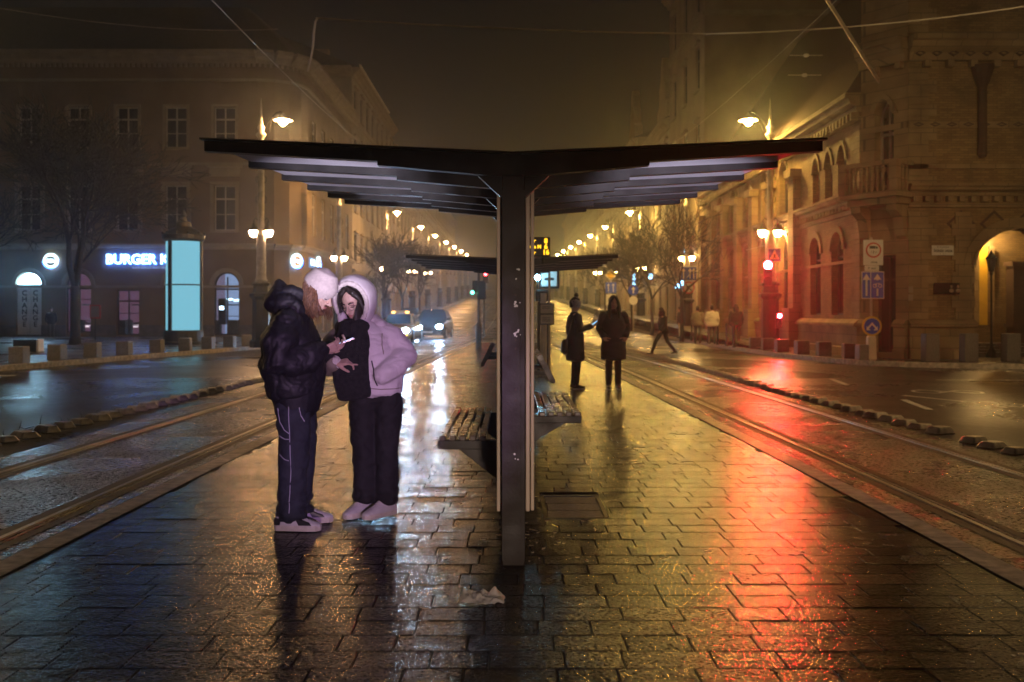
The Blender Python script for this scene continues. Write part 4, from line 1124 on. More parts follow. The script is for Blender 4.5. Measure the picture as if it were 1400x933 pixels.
# post with three signs on the corner
t = empty('sign_post', (10.52, 29.1, PZ), label='post with white lorry-ban board, blue lane sign and round two-arrow sign', cat='road sign')
m = MB(); m.tube([(0, 0, .5), (0, 0, 3.6)], .035, 10); m.build('pole', M['wire'], t)
m = MB(); m.box((0, 0, .36), (.26, .26, .72), bev=.04, taper=.9); m.build('post_base', M['beige'], t)
plate(t, (.04, -.05, 3.15), .58, .74, M['white'], 'lorry_ban_board')
disc(t, (.04, -.065, 3.22), .225, M['red'], 'red_ring'); disc(t, (.04, -.075, 3.22), .18, M['white'], 'ring_centre')
flat(t, [[(-.08, 3.26), (.09, 3.26), (.09, 3.34), (-.08, 3.34)], [(.1, 3.26), (.16, 3.26), (.16, 3.3), (.13, 3.33), (.1, 3.33)]], -.086, M['black'], 'lorry_symbol')
text('lettering', '12 t', M['black'], t, (.04, -.088, 3.16), .11); text('lettering', 'zóna', M['black'], t, (.06, -.064, 2.87), .1)
plate(t, (.0, -.05, 2.69), .42, .16, M['white'], 'small_plate'); text('lettering', 'P  taxi', M['black'], t, (0, -.064, 2.69), .09)
plate(t, (.03, -.05, 2.2), .66, .8, M['white'], 'lane_sign_border'); plate(t, (-.165, -.062, 2.2), .235, .75, M['blue'], 'lane_panel'); plate(t, (.155, -.062, 2.2), .36, .75, M['blue'], 'lane_panel')
flat(t, arrow(-.165, 1.88, 2.53)+arrow(.155, 2.34, 2.53, hh=.17)+[[(.13, 1.88), (.18, 1.88), (.18, 2.1), (.13, 2.1)]], -.074, M['white'], 'lane_arrow')
m = MB()
for xx in (.08, .23): m.tube([(xx+.05*math.cos(a*PI/5), -.078, 2.18+.05*math.sin(a*PI/5)) for a in range(11)], .01, 4)
m.tube([(.08, -.078, 2.18), (.13, -.078, 2.25), (.21, -.078, 2.25), (.23, -.078, 2.18)], .01, 4); m.build('bicycle_symbol', M['white'], t)
disc(t, (0, -.05, 1.0), .29, M['yellow'], 'yellow_ring'); disc(t, (0, -.062, 1.0), .23, M['blue'], 'blue_disc')
flat(t, [[(-.03, 1.1), (.03, 1.1), (.0, 1.04)], [(0, 1.11), (-.13, .97), (-.1, .93), (0, 1.04)], [(0, 1.11), (.13, .97), (.1, .93), (0, 1.04)], [(-.16, 1.0), (-.16, .88), (-.04, .88)], [(.16, 1.0), (.16, .88), (.04, .88)]], -.074, M['white'], 'two_way_arrow')
# crossing sign on the nearest right lamp
t = empty('crossing_sign', (10.45, 39.55, 3.72), label='square blue pedestrian crossing sign above the red signal', cat='road sign')
plate(t, (0, 0, 0), .54, .54, M['white'], 'border'); plate(t, (0, -.012, 0), .48, .48, M['blue'], 'panel')
flat(t, [[(-.19, -.17), (.19, -.17), (0, .2)]], -.024, M['white'], 'triangle'); flat(t, [[(-.03, -.08), (.03, -.08), (.04, .02), (-.03, .03)], [(-.08, -.15), (-.04, -.15), (.01, -.08), (-.03, -.08)], [(.05, -.15), (.09, -.15), (.03, -.08), (0, -.08)]], -.032, M['black'], 'walker_symbol')
# signs on the second right lamp
t = empty('lane_sign', (10.4, 58.4, 3.72), label='wide blue lane arrow sign over a round red-ringed sign, under the double lantern', cat='road sign')
plate(t, (0, 0, 0), .98, .86, M['white'], 'border'); plate(t, (0, -.012, 0), .9, .78, M['blue'], 'panel'); flat(t, arrow(-.3, -.3, .32)+arrow(.08, -.3, .32)+arrow(.3, -.3, .32), -.024, M['white'], 'lane_arrow')
disc(t, (0, 0, -.82), .36, M['red'], 'red_ring'); disc(t, (0, -.012, -.82), .28, M['white'], 'ring_centre'); flat(t, [[(-.12, -.98), (-.07, -.98), (-.07, -.7), (-.12, -.7)], [(-.07, -.75), (.08, -.68), (.1, -.78), (-.07, -.85)], [(-.2, -.64), (-.17, -.6), (.2, -1.0), (.17, -1.04)]], -.024, M['black'], 'turn_symbol')
# priority sign further on
t = empty('priority_sign', (8.2, 82, gz(82)+PZ), label='yellow diamond priority sign over a blue and a white panel in the mist', cat='road sign')
m = MB(); m.tube([(0, .06, 0), (0, .06, 4.6)], .05, 8); m.build('pole', M['wire'], t)
flat(t, [[(-.5, 4.1), (0, 3.6), (.5, 4.1), (0, 4.6)]], 0, M['white'], 'border', .02); flat(t, [[(-.38, 4.1), (0, 3.72), (.38, 4.1), (0, 4.48)]], -.024, M['yellow'], 'diamond', .01)
plate(t, (0, 0, 3.05), .9, .9, M['blue'], 'panel'); flat(t, arrow(-.2, 2.7, 3.4)+arrow(.2, 2.7, 3.4), -.02, M['white'], 'lane_arrow'); plate(t, (0, 0, 2.05), .8, .9, M['white'], 'panel')
flat(t, [[(-.22, 1.9), (.22, 1.9), (.22, 2.05), (-.22, 2.2)]], -.02, M['black'], 'vehicle_symbol')
t = empty('one_way_sign', (7.6, 62, PZ+gz(62)), label='round blue arrow disc above a small round white sign in the mist', cat='road sign')
m = MB(); m.tube([(0, .06, 0), (0, .06, 3.1)], .04, 8); m.build('pole', M['wire'], t); disc(t, (0, 0, 2.75), .33, M['blue']); flat(t, arrow(0, 2.55, 2.97, .07, .13, .18), -.02, M['white'], 'arrow'); disc(t, (0, 0, 2.1), .27, M['white'], 'lower_disc')
# tram stop poles on the platform
t = empty('timetable_post', (.87, 24.3, 0), label='tram stop timetable board on a thin grey pole beside the farther shelter', cat='stop sign')
m = MB(); m.tube([(.06, .03, 0), (.06, .03, 2.55)], .028, 8); m.tube([(-.08, .06, 0), (-.08, .06, 1.9)], .075, 10); m.build('pole', M['wire'], t)
m = MB(); m.box((0, 0, 1.39), (.36, .05, .52), bev=.01); f = m.build('frame', M['darksteel'], t)
for zz in (1.515, 1.265): plate(f, (0, -.03, zz), .31, .22, M['trim'], 'timetable_sheet')
m = MB()
for zz in (1.57, 1.53, 1.3, 1.26, 1.22): m.box((-.02, -.042, zz), (.2, .004, .012))
m.build('print', M['black'], f)
t = empty('stop_flag', (.98, 25.8, 0), label='square framed tram stop flag hanging under the farther shelter roof edge', cat='stop sign')
m = MB(); m.tube([(.0, .06, 0), (0, .06, 2.7)], .03, 8); m.build('pole', M['wire'], t); m = MB(); m.box((0, 0, 2.3), (.52, .06, .5), bev=.015); f = m.build('frame', M['darksteel'], t); plate(f, (0, -.035, 2.3), .4, .38, M['white'], 'panel')
flat(f, [[(-.12, 2.26), (.12, 2.26), (.13, 2.3), (.1, 2.33), (-.1, 2.33), (-.13, 2.3)]], -.048, M['black'], 'tram_symbol')
t = empty('signal_cabinet', (.80, 25.4, 0), label='dark cabinet on posts carrying a dazzling blue-white lamp', cat='signal lamp')
m = MB(); m.box((-.02, 0, 1.86), (.34, .24, .3), bev=.04); m.build('cabinet', M['iron'], t); m = MB(); m.tube([(-.1, 0, 0), (-.1, 0, 1.7)], .04, 8); m.tube([(.14, 0, 0), (.14, 0, 1.7)], .03, 8); m.tube([(-.13, 0, 2.05), (-.13, 0, 2.32)], .02, 8); m.build('pole', M['iron'], t)
M['bluewhite'] = glow('blue_white_lamp', (.3, .75, 1), 160)
m = MB(); m.ball((-.13, -.05, 2.32), .07, 10, 8); m.build('lamp_lens', M['bluewhite'], t)
# far red signal, little shop lights
for k, (x, y, z, mt, r, lab, cat) in enumerate((
        (-.35, 75, 3.6, 'redlight', .0, '', ''),)): pass
t = empty('traffic_signal', (-1.7, 62, gz(62)+RZ), label='distant red signal lens on a mast just left of the shelter post', cat='traffic light', group='red traffic signals')
m = MB(); m.tube([(0, 0, 0), (0, 0, 4.3)], .06, 8); m.build('pole', M['iron'], t); m = MB(); m.box((.1, 0, 3.75), (.34, .24, .9), bev=.03); m.build('signal_head', M['black'], t)
M['redfar'] = glow('far_red_signal', (1, .05, .06), 40)
m = MB(); m.ball((.1, -.12, 3.88), .1, 10, 6); m.build('lens', M['redfar'], t)
SL = [(11.0, 64, 3.3, .4, .42, 'rectangular'), (11.1, 66.5, 3.1, .26, .26, 'small square'), (11.2, 80, 4.0, .34, .4, 'middle'), (10.6, 86, 3.8, .2, .9, 'tall narrow'), (10.9, 62, 5.2, .26, .26, 'single raised'), (11.6, 126, 6.0, .45, .45, 'farthest')]
for (x, y, z, w, h, nm) in SL:
    t = empty('shop_light', (x, y, gz(y)+z), label='%s pale blue shop light glowing through the mist on the right' % nm, cat='shop sign', group='small blue shop lights in the mist')
    plate(t, (0, 0, 0), w, h, M['bluedot'], 'light_panel', .1); m = MB(); m.box((.3, .09, 0), (w+.6, .06, h*.6)); m.build('bracket', M['iron'], t)
t = empty('shop_light', (-7.3, 66, gz(66)+1.0), label='pale blue shop light glowing above the taxi on the left', cat='shop sign', group='small blue shop lights in the mist')
plate(t, (0, 0, 0), .42, .6, M['coolroom'], 'light_panel', .1); m = MB(); m.tube([(0, .1, -1.1), (0, .1, .3)], .05, 8); m.build('post', M['iron'], t)
# iron lantern standing inside the portal
t = empty('lantern_post', (14.95, 31.0, PZ), label='unlit iron lantern on a slender post inside the arched portal', cat='lantern')
m = MB(); m.lathe([(.16, .0), (.16, .1), (.06, .3), (.035, .5), (.03, 2.55), (.07, 2.62), (.05, 2.68)], n=10); m.build('post', M['iron'], t)
m = MB(); m.lathe([(.09, 2.68), (.17, 3.05), (.2, 3.08), (.1, 3.2), (.03, 3.3), (.01, 3.36)], n=6); m.build('lantern', M['iron'], t)

# ---------------------------------------------------------------- overhead wires
def wire(name, pts, r, label, group='overhead wires'):
    m = MB(); m.tube(pts, r, 5); o = m.build(name, M['wire'], fix=False); return tag(o, label, 'wire', group)
def sag(a, b, s, n=14):
    a, b = V(*a), V(*b); return [a.lerp(b, k/n)-Z*s*4*(k/n)*(1-k/n) for k in range(n+1)]
def at(x, y, d): return V((x-699)*d/1361, d, CAM_H+(428-y)*d/1361)
w = wire('span_wire', sag(at(432, 25, 20), at(965, 47, 20), .05)+sag(at(965, 47, 20), at(1420, 6, 22), .12)[1:], .016, 'beaded span wire crossing the sky above the shelter roof')
m = MB()
for k in range(34):
    p = at(965, 47, 20).lerp(at(1420, 6, 22), k/34); m.ball(p-Z*(.12*4*(k/34)*(1-k/34)), .022, 6, 4)
m.build('insulator_bead', M['wire'], w)
wire('hanging_cable', [at(x, y, 20) for x, y in ((434, 25), (431, 30), (429, 45), (428, 62), (425, 80), (421, 98))], .024, 'short cable end hanging down from the span wire')
wire('contact_wire', sag(at(270, -20, 12), at(505, 203, 40), .15), .0055, 'bright diagonal wire running down to the left lamp row')
wire('contact_wire', sag(at(1160, -15, 14), at(915, 200, 42), .15), .0055, 'diagonal wire running down past the right lamp')
m = MB(); m.tube([at(1118, -20, 24), at(1202, 112, 29.8)], .05, 8); tag(m.build('stay_rod', M['wire']), 'thick slanting stay rod fixed to the brick corner building', 'stay rod')
wire('span_wire', sag(at(-20, 8, 30), at(380, 40, 42), .3), .008, 'faint wire across the dark roof of the corner house')
for (x0, y0, x1, y1) in ((1085, 300, 1130, 278), (1080, 318, 1140, 302)): wire('stay_wire', sag(at(x0-60, y0+24, 45), at(x1, y1, 36), .1), .01, 'pair of pale stay wires behind the right lamp')
m = MB(); m.tube([(-11.9, 78.3, 20.9), (-11.9, 97, 20.9)], .09, 6); tag(m.build('eaves_gutter', M['wire']), 'pale eaves gutter on the tall grey town house', 'gutter')
for k, (x, y) in enumerate(((1102, 76), (1100, 103))):
    p = at(x, y, 33); m = MB(); m.smooth = True; m.ball(p, (.1, .1, .06), 10, 6); m.tube([p-V(.55, 0, 0), p+V(.55, 0, 0)], .012, 5); tag(m.build('wire_insulator', M['white']), '%s of two pale insulators hanging before the brick corner building' % ('upper', 'lower')[k], 'insulator', 'wire insulators')
# ---------------------------------------------------------------- vehicles
M['carwhite'] = mk('cream_car_paint', (.6, .55, .4), .2, var=.05, coat=.6); M['cardark'] = mk('dark_car_paint', (.02, .022, .028), .2, var=.1, coat=.6)
M['cargrey'] = mk('silver_car_paint', (.45, .45, .46), .25, .3, var=.05, coat=.6); M['carglass'] = mk('car_glass', (.012, .014, .016), .05)
M['tyre'] = mk('tyre_rubber', (.02, .02, .02), .7); M['rim'] = mk('wheel_rim', (.4, .4, .42), .3, .8)
def loft(mb, secs):
    prev = None
    for s in secs:
        ring = [mb.vert(p) for p in s]; n = len(ring)
        if prev:
            for k in range(n): mb.face((prev[k], prev[(k+1) % n], ring[(k+1) % n], ring[k]))
        else: mb.face(ring[::-1])
        prev = ring
    mb.face(prev)
def make_car(label, loc, rz, paint, suv=False, lights=True, taxi=False, group='cars on the street'):
    """front faces local -Y"""
    t = empty('car', loc, rz, label=label, cat='car', group=group)
    hh = 1.72 if suv else 1.48
    def sec(y, w, zb, zs, zt, wt):
        return [(-w*.9, y, zb), (w*.9, y, zb), (w, y, zb+.14), (w, y, zs-.12), (w*.95, y, zs), (wt, y, zt), (-wt, y, zt), (-w*.95, y, zs), (-w, y, zs-.12), (-w, y, zb+.14)]
    b = MB(); b.smooth = False; zh = 1.02 if suv else .9
    loft(b, [sec(-2.2, .72, .3, .66, .68, .6), sec(-2.1, .84, .24, .78, .8, .7), sec(-1.6, .9, .2, zh-.06, zh-.02, .74), sec(-.9, .91, .2, zh, zh+.03, .76), sec(-.1, .91, .2, zh+.04, hh-.02, .6), sec(.5, .91, .2, zh+.05, hh, .6), sec(1.3, .9, .2, zh+.05, hh-.06, .58), sec(1.95, .88, .24, zh+.04, zh+.1, .66), sec(2.15, .78, .32, zh-.05, zh, .6)])
    bo = b.build('body', M[paint], t)
    g = MB(); g.poly([(-.68, -.93, zh+.05), (.68, -.93, zh+.05), (.56, -.14, hh-.06), (-.56, -.14, hh-.06)]); 
    for i, v in enumerate(g.v): g.v[i] = v + V(0, -.03, .03)
    g.build('windscreen', M['carglass'], t)
    for s in (-1, 1):
        g = MB(); pts = [(s*.885, -.75, zh+.07), (s*.885, 1.6, zh+.1), (s*.64, 1.2, hh-.1), (s*.645, -.1, hh-.08)]
        g.poly([V(*p)+V(s*.012, 0, 0) for p in pts]); g.build('side_window', M['carglass'], t)
        for y in (-1.4, 1.35):
            w = MB(); n = 20
            w.prism([(.33*math.cos(2*PI*k/n), .33*math.sin(2*PI*k/n)) for k in range(n)], lambda a, b_, ww: V(s*.8+s*ww, y+a, .33+b_), 0, .13); wo = w.build('wheel', M['tyre'], t)
            w = MB(); w.prism([(.21*math.cos(2*PI*k/10), .21*math.sin(2*PI*k/10)) for k in range(10)], lambda a, b_, ww: V(s*.8+s*ww, y+a, .33+b_), .12, .14); w.build('rim', M['rim'], wo)
        m_ = MB(); m_.box((s*1.0, -.72, zh+.12), (.2, .12, .14), bev=.03); m_.build('mirror', M[paint], t)
        hl = MB(); hl.ball((s*.62, -2.17, .7 if suv else .64), (.17, .06, .13) , 12, 8); hl.build('headlight', M['head'] if lights else M['carglass'], t)
        if lights:
            sl_ = bpy.data.lights.new('headlight_beam', 'SPOT'); so_ = link(bpy.data.objects.new('headlight_beam', sl_), t); so_.location = (s*.62, -2.27, .68); so_.rotation_euler = (R(87.5), 0, R(-3)*0+PI)
            sl_.energy = 230; sl_.color = (.42, .68, 1); sl_.spot_size = R(56); sl_.spot_blend = .9; sl_.shadow_soft_size = .13
            so_.rotation_euler = V(0, -1, -.035).to_track_quat('-Z', 'Y').to_euler()
        fl = MB(); fl.box((s*.62, -2.18, .42), (.18, .05, .07)); fl.build('fog_lamp', M['orange'] if taxi else M['black'], t)
    m_ = MB(); m_.box((0, -2.2, .6), (.72, .05, .18), bev=.02); m_.build('grille', M['black'], t)
    m_ = MB(); m_.box((0, -2.24, .4), (.5, .03, .11)); m_.build('number_plate', M['white'], t)
    m_ = MB(); m_.box((0, -2.18, .27), (1.5, .1, .12), bev=.03); m_.build('bumper', M['black'], t)
    if taxi:
        m_ = MB(); m_.box((0, .1, hh+.09), (.5, .2, .14), bev=.03); m_.build('roof_sign', M['carwhite'], t)
        for s in (-1, 1): m_ = MB(); m_.box((s*.36, .05, hh+.07), (.16, .16, .1), bev=.02); m_.build('roof_lamp', M['orange'], t)
    return t
make_car('cream taxi with orange roof lamps, half hidden by the pale-jacketed person', (-5.75, 51.5, RZ), R(-3), 'carwhite', taxi=True)
make_car('dark off-roader with two dazzling headlights beside the taxi', (-4.55, 58.5, gz(58.5)+RZ), R(-4), 'cardark', suv=True)
make_car('silver car parked at the misty right kerb, lights off', (7.3, 76, gz(76)+RZ), R(2), 'cargrey', lights=False)
make_car('dark car parked in the mist on the far left, lights off', (-8.6, 84, gz(84)+RZ), R(-2), 'cardark', lights=False)

# ---------------------------------------------------------------- people
def ptube(mb, pts, radii, ref=None, n=14, cap=3, cl=9):
    """closed tube with elliptical sections (ra along ref, rb across) and rounded ends"""
    pts = [Vector(p) for p in pts]; radii = [r if isinstance(r, tuple) else (r, r) for r in radii]
    P, Q = [], []
    d0 = (pts[1]-pts[0]).normalized(); d1 = (pts[-1]-pts[-2]).normalized()
    for k in range(cap): a = PI/2*(1-k/cap); P.append(pts[0]-d0*min(cl, *radii[0])*math.sin(a)); Q.append(tuple(r*max(.05, math.cos(a)) for r in radii[0]))
    P += pts; Q += radii
    for k in range(1, cap+1): a = PI/2*k/cap; P.append(pts[-1]+d1*min(cl, *radii[-1])*math.sin(a)); Q.append(tuple(r*max(.05, math.cos(a)) for r in radii[-1]))
    prev = None; X = None
    for k, p in enumerate(P):
        d = P[min(k+1, len(P)-1)]-P[max(k-1, 0)]; d.normalize()
        if ref is not None: X = Vector(ref)
        elif X is None: X = d.orthogonal()
        X = X-d*X.dot(d); X = X.normalized() if X.length > 1e-5 else d.orthogonal().normalized()
        Y = d.cross(X); ra, rb = Q[k]
        ring = [mb.vert(p+X*ra*math.cos(2*PI*j/n)+Y*rb*math.sin(2*PI*j/n)) for j in range(n)]
        if prev:
            for j in range(n): mb.face((prev[j], prev[(j+1) % n], ring[(j+1) % n], ring[j]))
        else: mb.face(ring[::-1])
        prev = ring
    mb.face(prev)
def cap_(mb, a, b, r0, r1=None): ptube(mb, [a, b], [r0, r0 if r1 is None else r1])
def rot3(rx=0, ry=0, rz=0): return Matrix.Rotation(rz, 3, 'Z') @ Matrix.Rotation(ry, 3, 'Y') @ Matrix.Rotation(rx, 3, 'X')
def blob(name, mb, mat, parent, vox=.012, sm=5, fold=None, cut=None):
    """fuse closed shapes into one skin: voxel remesh, smoothing, cloth folds"""
    mb.smooth = True
    o = mb.build(name, mat, None, fix=True)
    r = o.modifiers.new('r', 'REMESH'); r.mode = 'VOXEL'; r.voxel_size = vox; r.use_smooth_shade = True
    s = o.modifiers.new('s', 'SMOOTH'); s.iterations = sm; s.factor = .5
    dg = bpy.context.evaluated_depsgraph_get(); me = bpy.data.meshes.new_from_object(o.evaluated_get(dg)); bpy.data.objects.remove(o)
    if fold:
        nr = [v.normal.copy() for v in me.vertices]
        for v, n_ in zip(me.vertices, nr): v.co += n_*fold(v.co)
    me.materials.clear()
    for m_ in (mat if isinstance(mat, (list, tuple)) else [mat]): me.materials.append(m_)
    me.polygons.foreach_set('use_smooth', [True]*len(me.polygons)); me.update(); me.name = name
    return link(bpy.data.objects.new(name, me), parent)
def creases(amp, fx, fy, fz, seed=0, wd=.16):
    def f(c):
        a = mn.noise(V(c.x*fx+seed, c.y*fy, c.z*fz)); b = mn.noise(V(c.x*fx*1.9+seed+5, c.y*fy*1.9, c.z*fz*1.7+3))
        return -amp*max(0, 1-abs(a)/wd)-amp*.6*max(0, 1-abs(b)/wd)
    return f
def folds(amp, fx, fy, fz, seed=0, amp2=0, f2=30):
    def f(c):
        a = mn.noise(V(c.x*fx+seed, c.y*fy, c.z*fz)); b = mn.noise(V(c.x*fx*2.1+seed+9, c.y*fy*2.1, c.z*fz*2.1))
        return amp*((1-abs(a)*2.2)*.8+b*.6) + (amp2*mn.noise(c*f2) if amp2 else 0)
    return f
def hand(mb, w, f, n, curls, thumb=(.5, .8, .1), flip=1, sc=1.0, fr=.0088):
    """w wrist, f finger direction, n palm normal (fingers curl towards it), flip picks the thumb side"""
    f = Vector(f).normalized(); n = Vector(n); n = (n-f*n.dot(f)).normalized(); s = f.cross(n)*flip; w = Vector(w)
    offs = (.030, .011, -.009, -.027); lens = ((.043, .026, .02), (.047, .03, .022), (.044, .028, .021), (.034, .021, .018))
    for k in range(4):
        kn = w+(f*(.088-.004*abs(k-1))+s*offs[k])*sc
        cap_(mb, w+(s*offs[k]*.55)*sc, kn, .0135*sc, .0125*sc)
        p = kn; a = 0; r = fr*sc*(1.0 if k < 3 else .88)
        for j in range(3):
            a += curls[k][j]; dd = f*math.cos(a)+n*math.sin(a)+s*(.07*(1.5-k)*(1 if j == 0 else 0)); q = p+dd.normalized()*lens[k][j]*sc
            cap_(mb, p, q, r, r*.92); p = q; r *= .93
    p = w+(f*.022+s*.024)*sc; d = (f*thumb[0]+s*thumb[1]+n*thumb[2]).normalized()
    for j, L_ in enumerate((.042, .032, .026)):
        q = p+d*L_*sc; cap_(mb, p, q, (.0125-.0012*j)*sc, (.0115-.0012*j)*sc); p = q; d = (d+f*.35+n*.15).normalized()
def head(mb, c, Rm, s=1.0):
    """head with brow, nose, lips, chin and ears; the face looks along Rm @ -Y"""
    g = lambda x, y, z: Vector(c)+Rm @ (V(x, y, z)*s)
    E = lambda p, r, M_=None: mb.ball(g(*p), tuple(q*s for q in r), 16, 10, Rm @ M_ if M_ else Rm)
    E((0, .012, .035), (.074, .093, .092)); E((0, -.022, -.03), (.06, .066, .07)); E((0, -.035, -.075), (.04, .045, .036)); E((0, -.068, -.096), (.02, .018, .016))
    cap_(mb, g(-.032, -.075, .022), g(.032, -.075, .022), .0125*s); E((-.037, -.056, -.022), (.02, .018, .02)); E((.037, -.056, -.022), (.02, .018, .02))
    ptube(mb, [g(0, -.086, .014), g(0, -.1, -.012), g(0, -.112, -.03)], [.0075*s, .0095*s, .0125*s]); E((-.011, -.097, -.034), (.009, .01, .008)); E((.011, -.097, -.034), (.009, .01, .008))
    cap_(mb, g(-.015, -.083, -.056), g(.015, -.083, -.056), .0065*s); cap_(mb, g(-.012, -.082, -.066), g(.012, -.082, -.066), .0072*s)
    for q in (-1, 1): E((q*.074, .012, -.005), (.012, .022, .032))
    return g
def face_details(parent, g, s, brow, lip):
    m_ = MB()
    for q in (-1, 1): m_.tube([g(q*.014, -.093, .024), g(q*.03, -.091, .03), g(q*.046, -.077, .026)], [.0045*s, .005*s, .003*s], 6)
    m_.build('eyebrow', brow, parent)
    for q in (-1, 1):
        m_ = MB(); m_.smooth = True; m_.ball(g(q*.03, -.068, .003), (.0145*s, .0125*s, .012*s), 10, 8); e_ = m_.build('eyelid', M['lid'], parent)
        m_ = MB(); m_.tube([g(q*.016, -.081, -.003), g(q*.03, -.084, -.006), g(q*.043, -.076, -.003)], .0022*s, 5); m_.build('eyelash', M['lash'], e_)
    m_ = MB(); m_.smooth = True; m_.tube([g(-.019, -.083, -.06), g(-.008, -.0915, -.058), g(0, -.0925, -.0595), g(.008, -.0915, -.058), g(.019, -.083, -.06)], [.002*s, .0045*s, .0045*s, .0045*s, .002*s], 8); m_.tube([g(-.014, -.085, -.066), g(0, -.0915, -.068), g(.014, -.085, -.066)], [.002*s, .0052*s, .002*s], 8); m_.build('lips', lip, parent)
M['skin'] = mk('skin', (.52, .34, .27), .5, var=.08, vscale=20); M['lid'] = mk('eyelid_skin', (.36, .21, .17), .5); M['lash'] = mk('lashes', (.015, .01, .008), .6); M['lip'] = mk('lips', (.42, .17, .15), .4)
M['puffblack'] = mk('black_nylon', (.013, .013, .017), .6, var=.3, vscale=6, bump=.25, bscale=90); M['denim'] = mk('dark_denim', (.017, .021, .030), .8, var=.35, vscale=18, bump=.35, bscale=260)
M['blackcloth'] = mk('black_cotton', (.011, .011, .012), .85, var=.4, vscale=12, bump=.4, bscale=200); M['knit'] = mk('pale_knit', (.43, .37, .35), .9, var=.1, vscale=60, bump=.3, bscale=260)
M['hairb'] = mk('brown_hair', (.13, .06, .032), .45, var=.5, vscale=60); M['haird'] = mk('dark_hair', (.02, .014, .012), .45, var=.4, vscale=60)
M['pale'] = mk('pale_jacket_cloth', (.6, .55, .56), .62, var=.07, vscale=5, bump=.25, bscale=140); M['fleece'] = mk('fleece_lining', (.66, .6, .56), .95, var=.15, vscale=60, bump=1, bscale=170)
M['leather'] = mk('white_leather', (.62, .60, .60), .42, var=.06, vscale=20, bump=.15, bscale=60); M['leatherb'] = mk('black_leather', (.014, .014, .015), .38, var=.2); M['sole'] = mk('pale_sole', (.66, .6, .54), .55, var=.1, vscale=30)
M['stitch'] = mk('pale_stitching', (.34, .34, .4), .8); M['woolblack'] = mk('black_wool', (.013, .013, .014), .95, var=.5, vscale=40, bump=1, bscale=120); M['olive'] = mk('olive_sleeve', (.2, .17, .13), .7, var=.1, bump=.2, bscale=120)
M['coatwhite'] = mk('off_white_coat', (.6, .56, .5), .7, var=.1, bump=.2); M['greyknit'] = mk('grey_knit', (.34, .31, .36), .9, var=.2, vscale=30, bump=.7, bscale=120); M['navy'] = mk('navy_coat', (.02, .022, .034), .6, var=.3, bump=.25, bscale=90)
M['greycloth'] = mk('grey_trousers', (.1, .095, .09), .8, var=.2); M['wirefr'] = mk('thin_glasses_metal', (.3, .27, .25), .3, .8)

def shoe(parent, c, yaw, L=.29, upper='leather', panel=None, swoosh=False):
    """sneaker pointing along local +X before yaw; c is the heel-side centre on the ground"""
    c = Vector(c); Rm = Matrix.Rotation(yaw, 3, 'Z'); g = lambda x, y, z: c+Rm @ V(x, y, z)
    k = L/.29
    outline = [(-.075, -.03), (-.06, -.043), (0, -.043), (.07, -.046), (.14, -.052), (.19, -.043), (.215, -.015), (.215, .015), (.19, .043), (.14, .05), (.07, .042), (0, .04), (-.06, .04), (-.075, .028)]
    m_ = MB(); m_.smooth = False
    A = [m_.vert(g(x*k, y, 0)) for x, y in outline]; B = [m_.vert(g(x*k*1.015, y*1.06, .026)) for x, y in outline]; D = [m_.vert(g(x*k, y*.98, .036)) for x, y in outline]; n = len(outline)
    m_.face(A[::-1]); m_.face(D)
    for p, q in ((A, B), (B, D)):
        for i in range(n): m_.face((p[i], p[(i+1) % n], q[(i+1) % n], q[i]))
    u = MB()
    ptube(u, [g(-.05*k, 0, .045), g(.0, 0, .048), g(.09*k, 0, .045), g(.165*k, 0, .034), g(.2*k, 0, .03)], [(.038, .04), (.043, .05), (.046, .045), (.046, .03), (.034, .02)], ref=Rm @ V(0, 1, 0))
    ptube(u, [g(-.045*k, 0, .05), g(-.035*k, 0, .1)], [(.036, .036), (.04, .04)], ref=Rm @ V(0, 1, 0)); ptube(u, [g(-.03*k, 0, .09), g(.06*k, 0, .085), g(.12*k, 0, .06)], [(.03, .03), (.03, .022), (.03, .016)], ref=Rm @ V(0, 1, 0))
    up = blob('shoe', u, M[upper], parent, .006, 4)
    m_.build('sole', M['sole'], up)
    # laces
    l = MB()
    for j in range(5):
        x = (.045+.022*j)*k; z = .116-.0105*j; l.tube([g(x, -.026, z-.012), g(x+.004, 0, z), g(x, .026, z-.012)], .0035, 6)
    l.build('laces', M[panel] if panel else M['sole'], up)
    if panel:
        for s in (-1, 1):
            p = MB()
            def side(pts, o=.049): p.prism([(a*k, b) for a, b in pts], lambda a, b, w: g(a, s*(o-max(0, a/k-.05)*.06-(b-.04)*.12 if a < .1 else o-.004-(b-.04)*.3)+s*w, b), -.004, .003)
            side([(-.073, .04), (-.035, .04), (-.03, .07), (-.06, .088), (-.078, .075)]); side([(.085, .038), (.165, .038), (.15, .056), (.1, .075), (.07, .098), (.055, .09)], .047)
            side([(-.06, .095), (.0, .088), (.03, .1), (-.02, .118), (-.065, .122)], .05)
            if swoosh: side([(-.035, .079), (.015, .052), (.04, .052), (.075, .085), (.03, .072), (.0, .07)], .06)
            p.build('side_panel', M[panel], up)
    return up

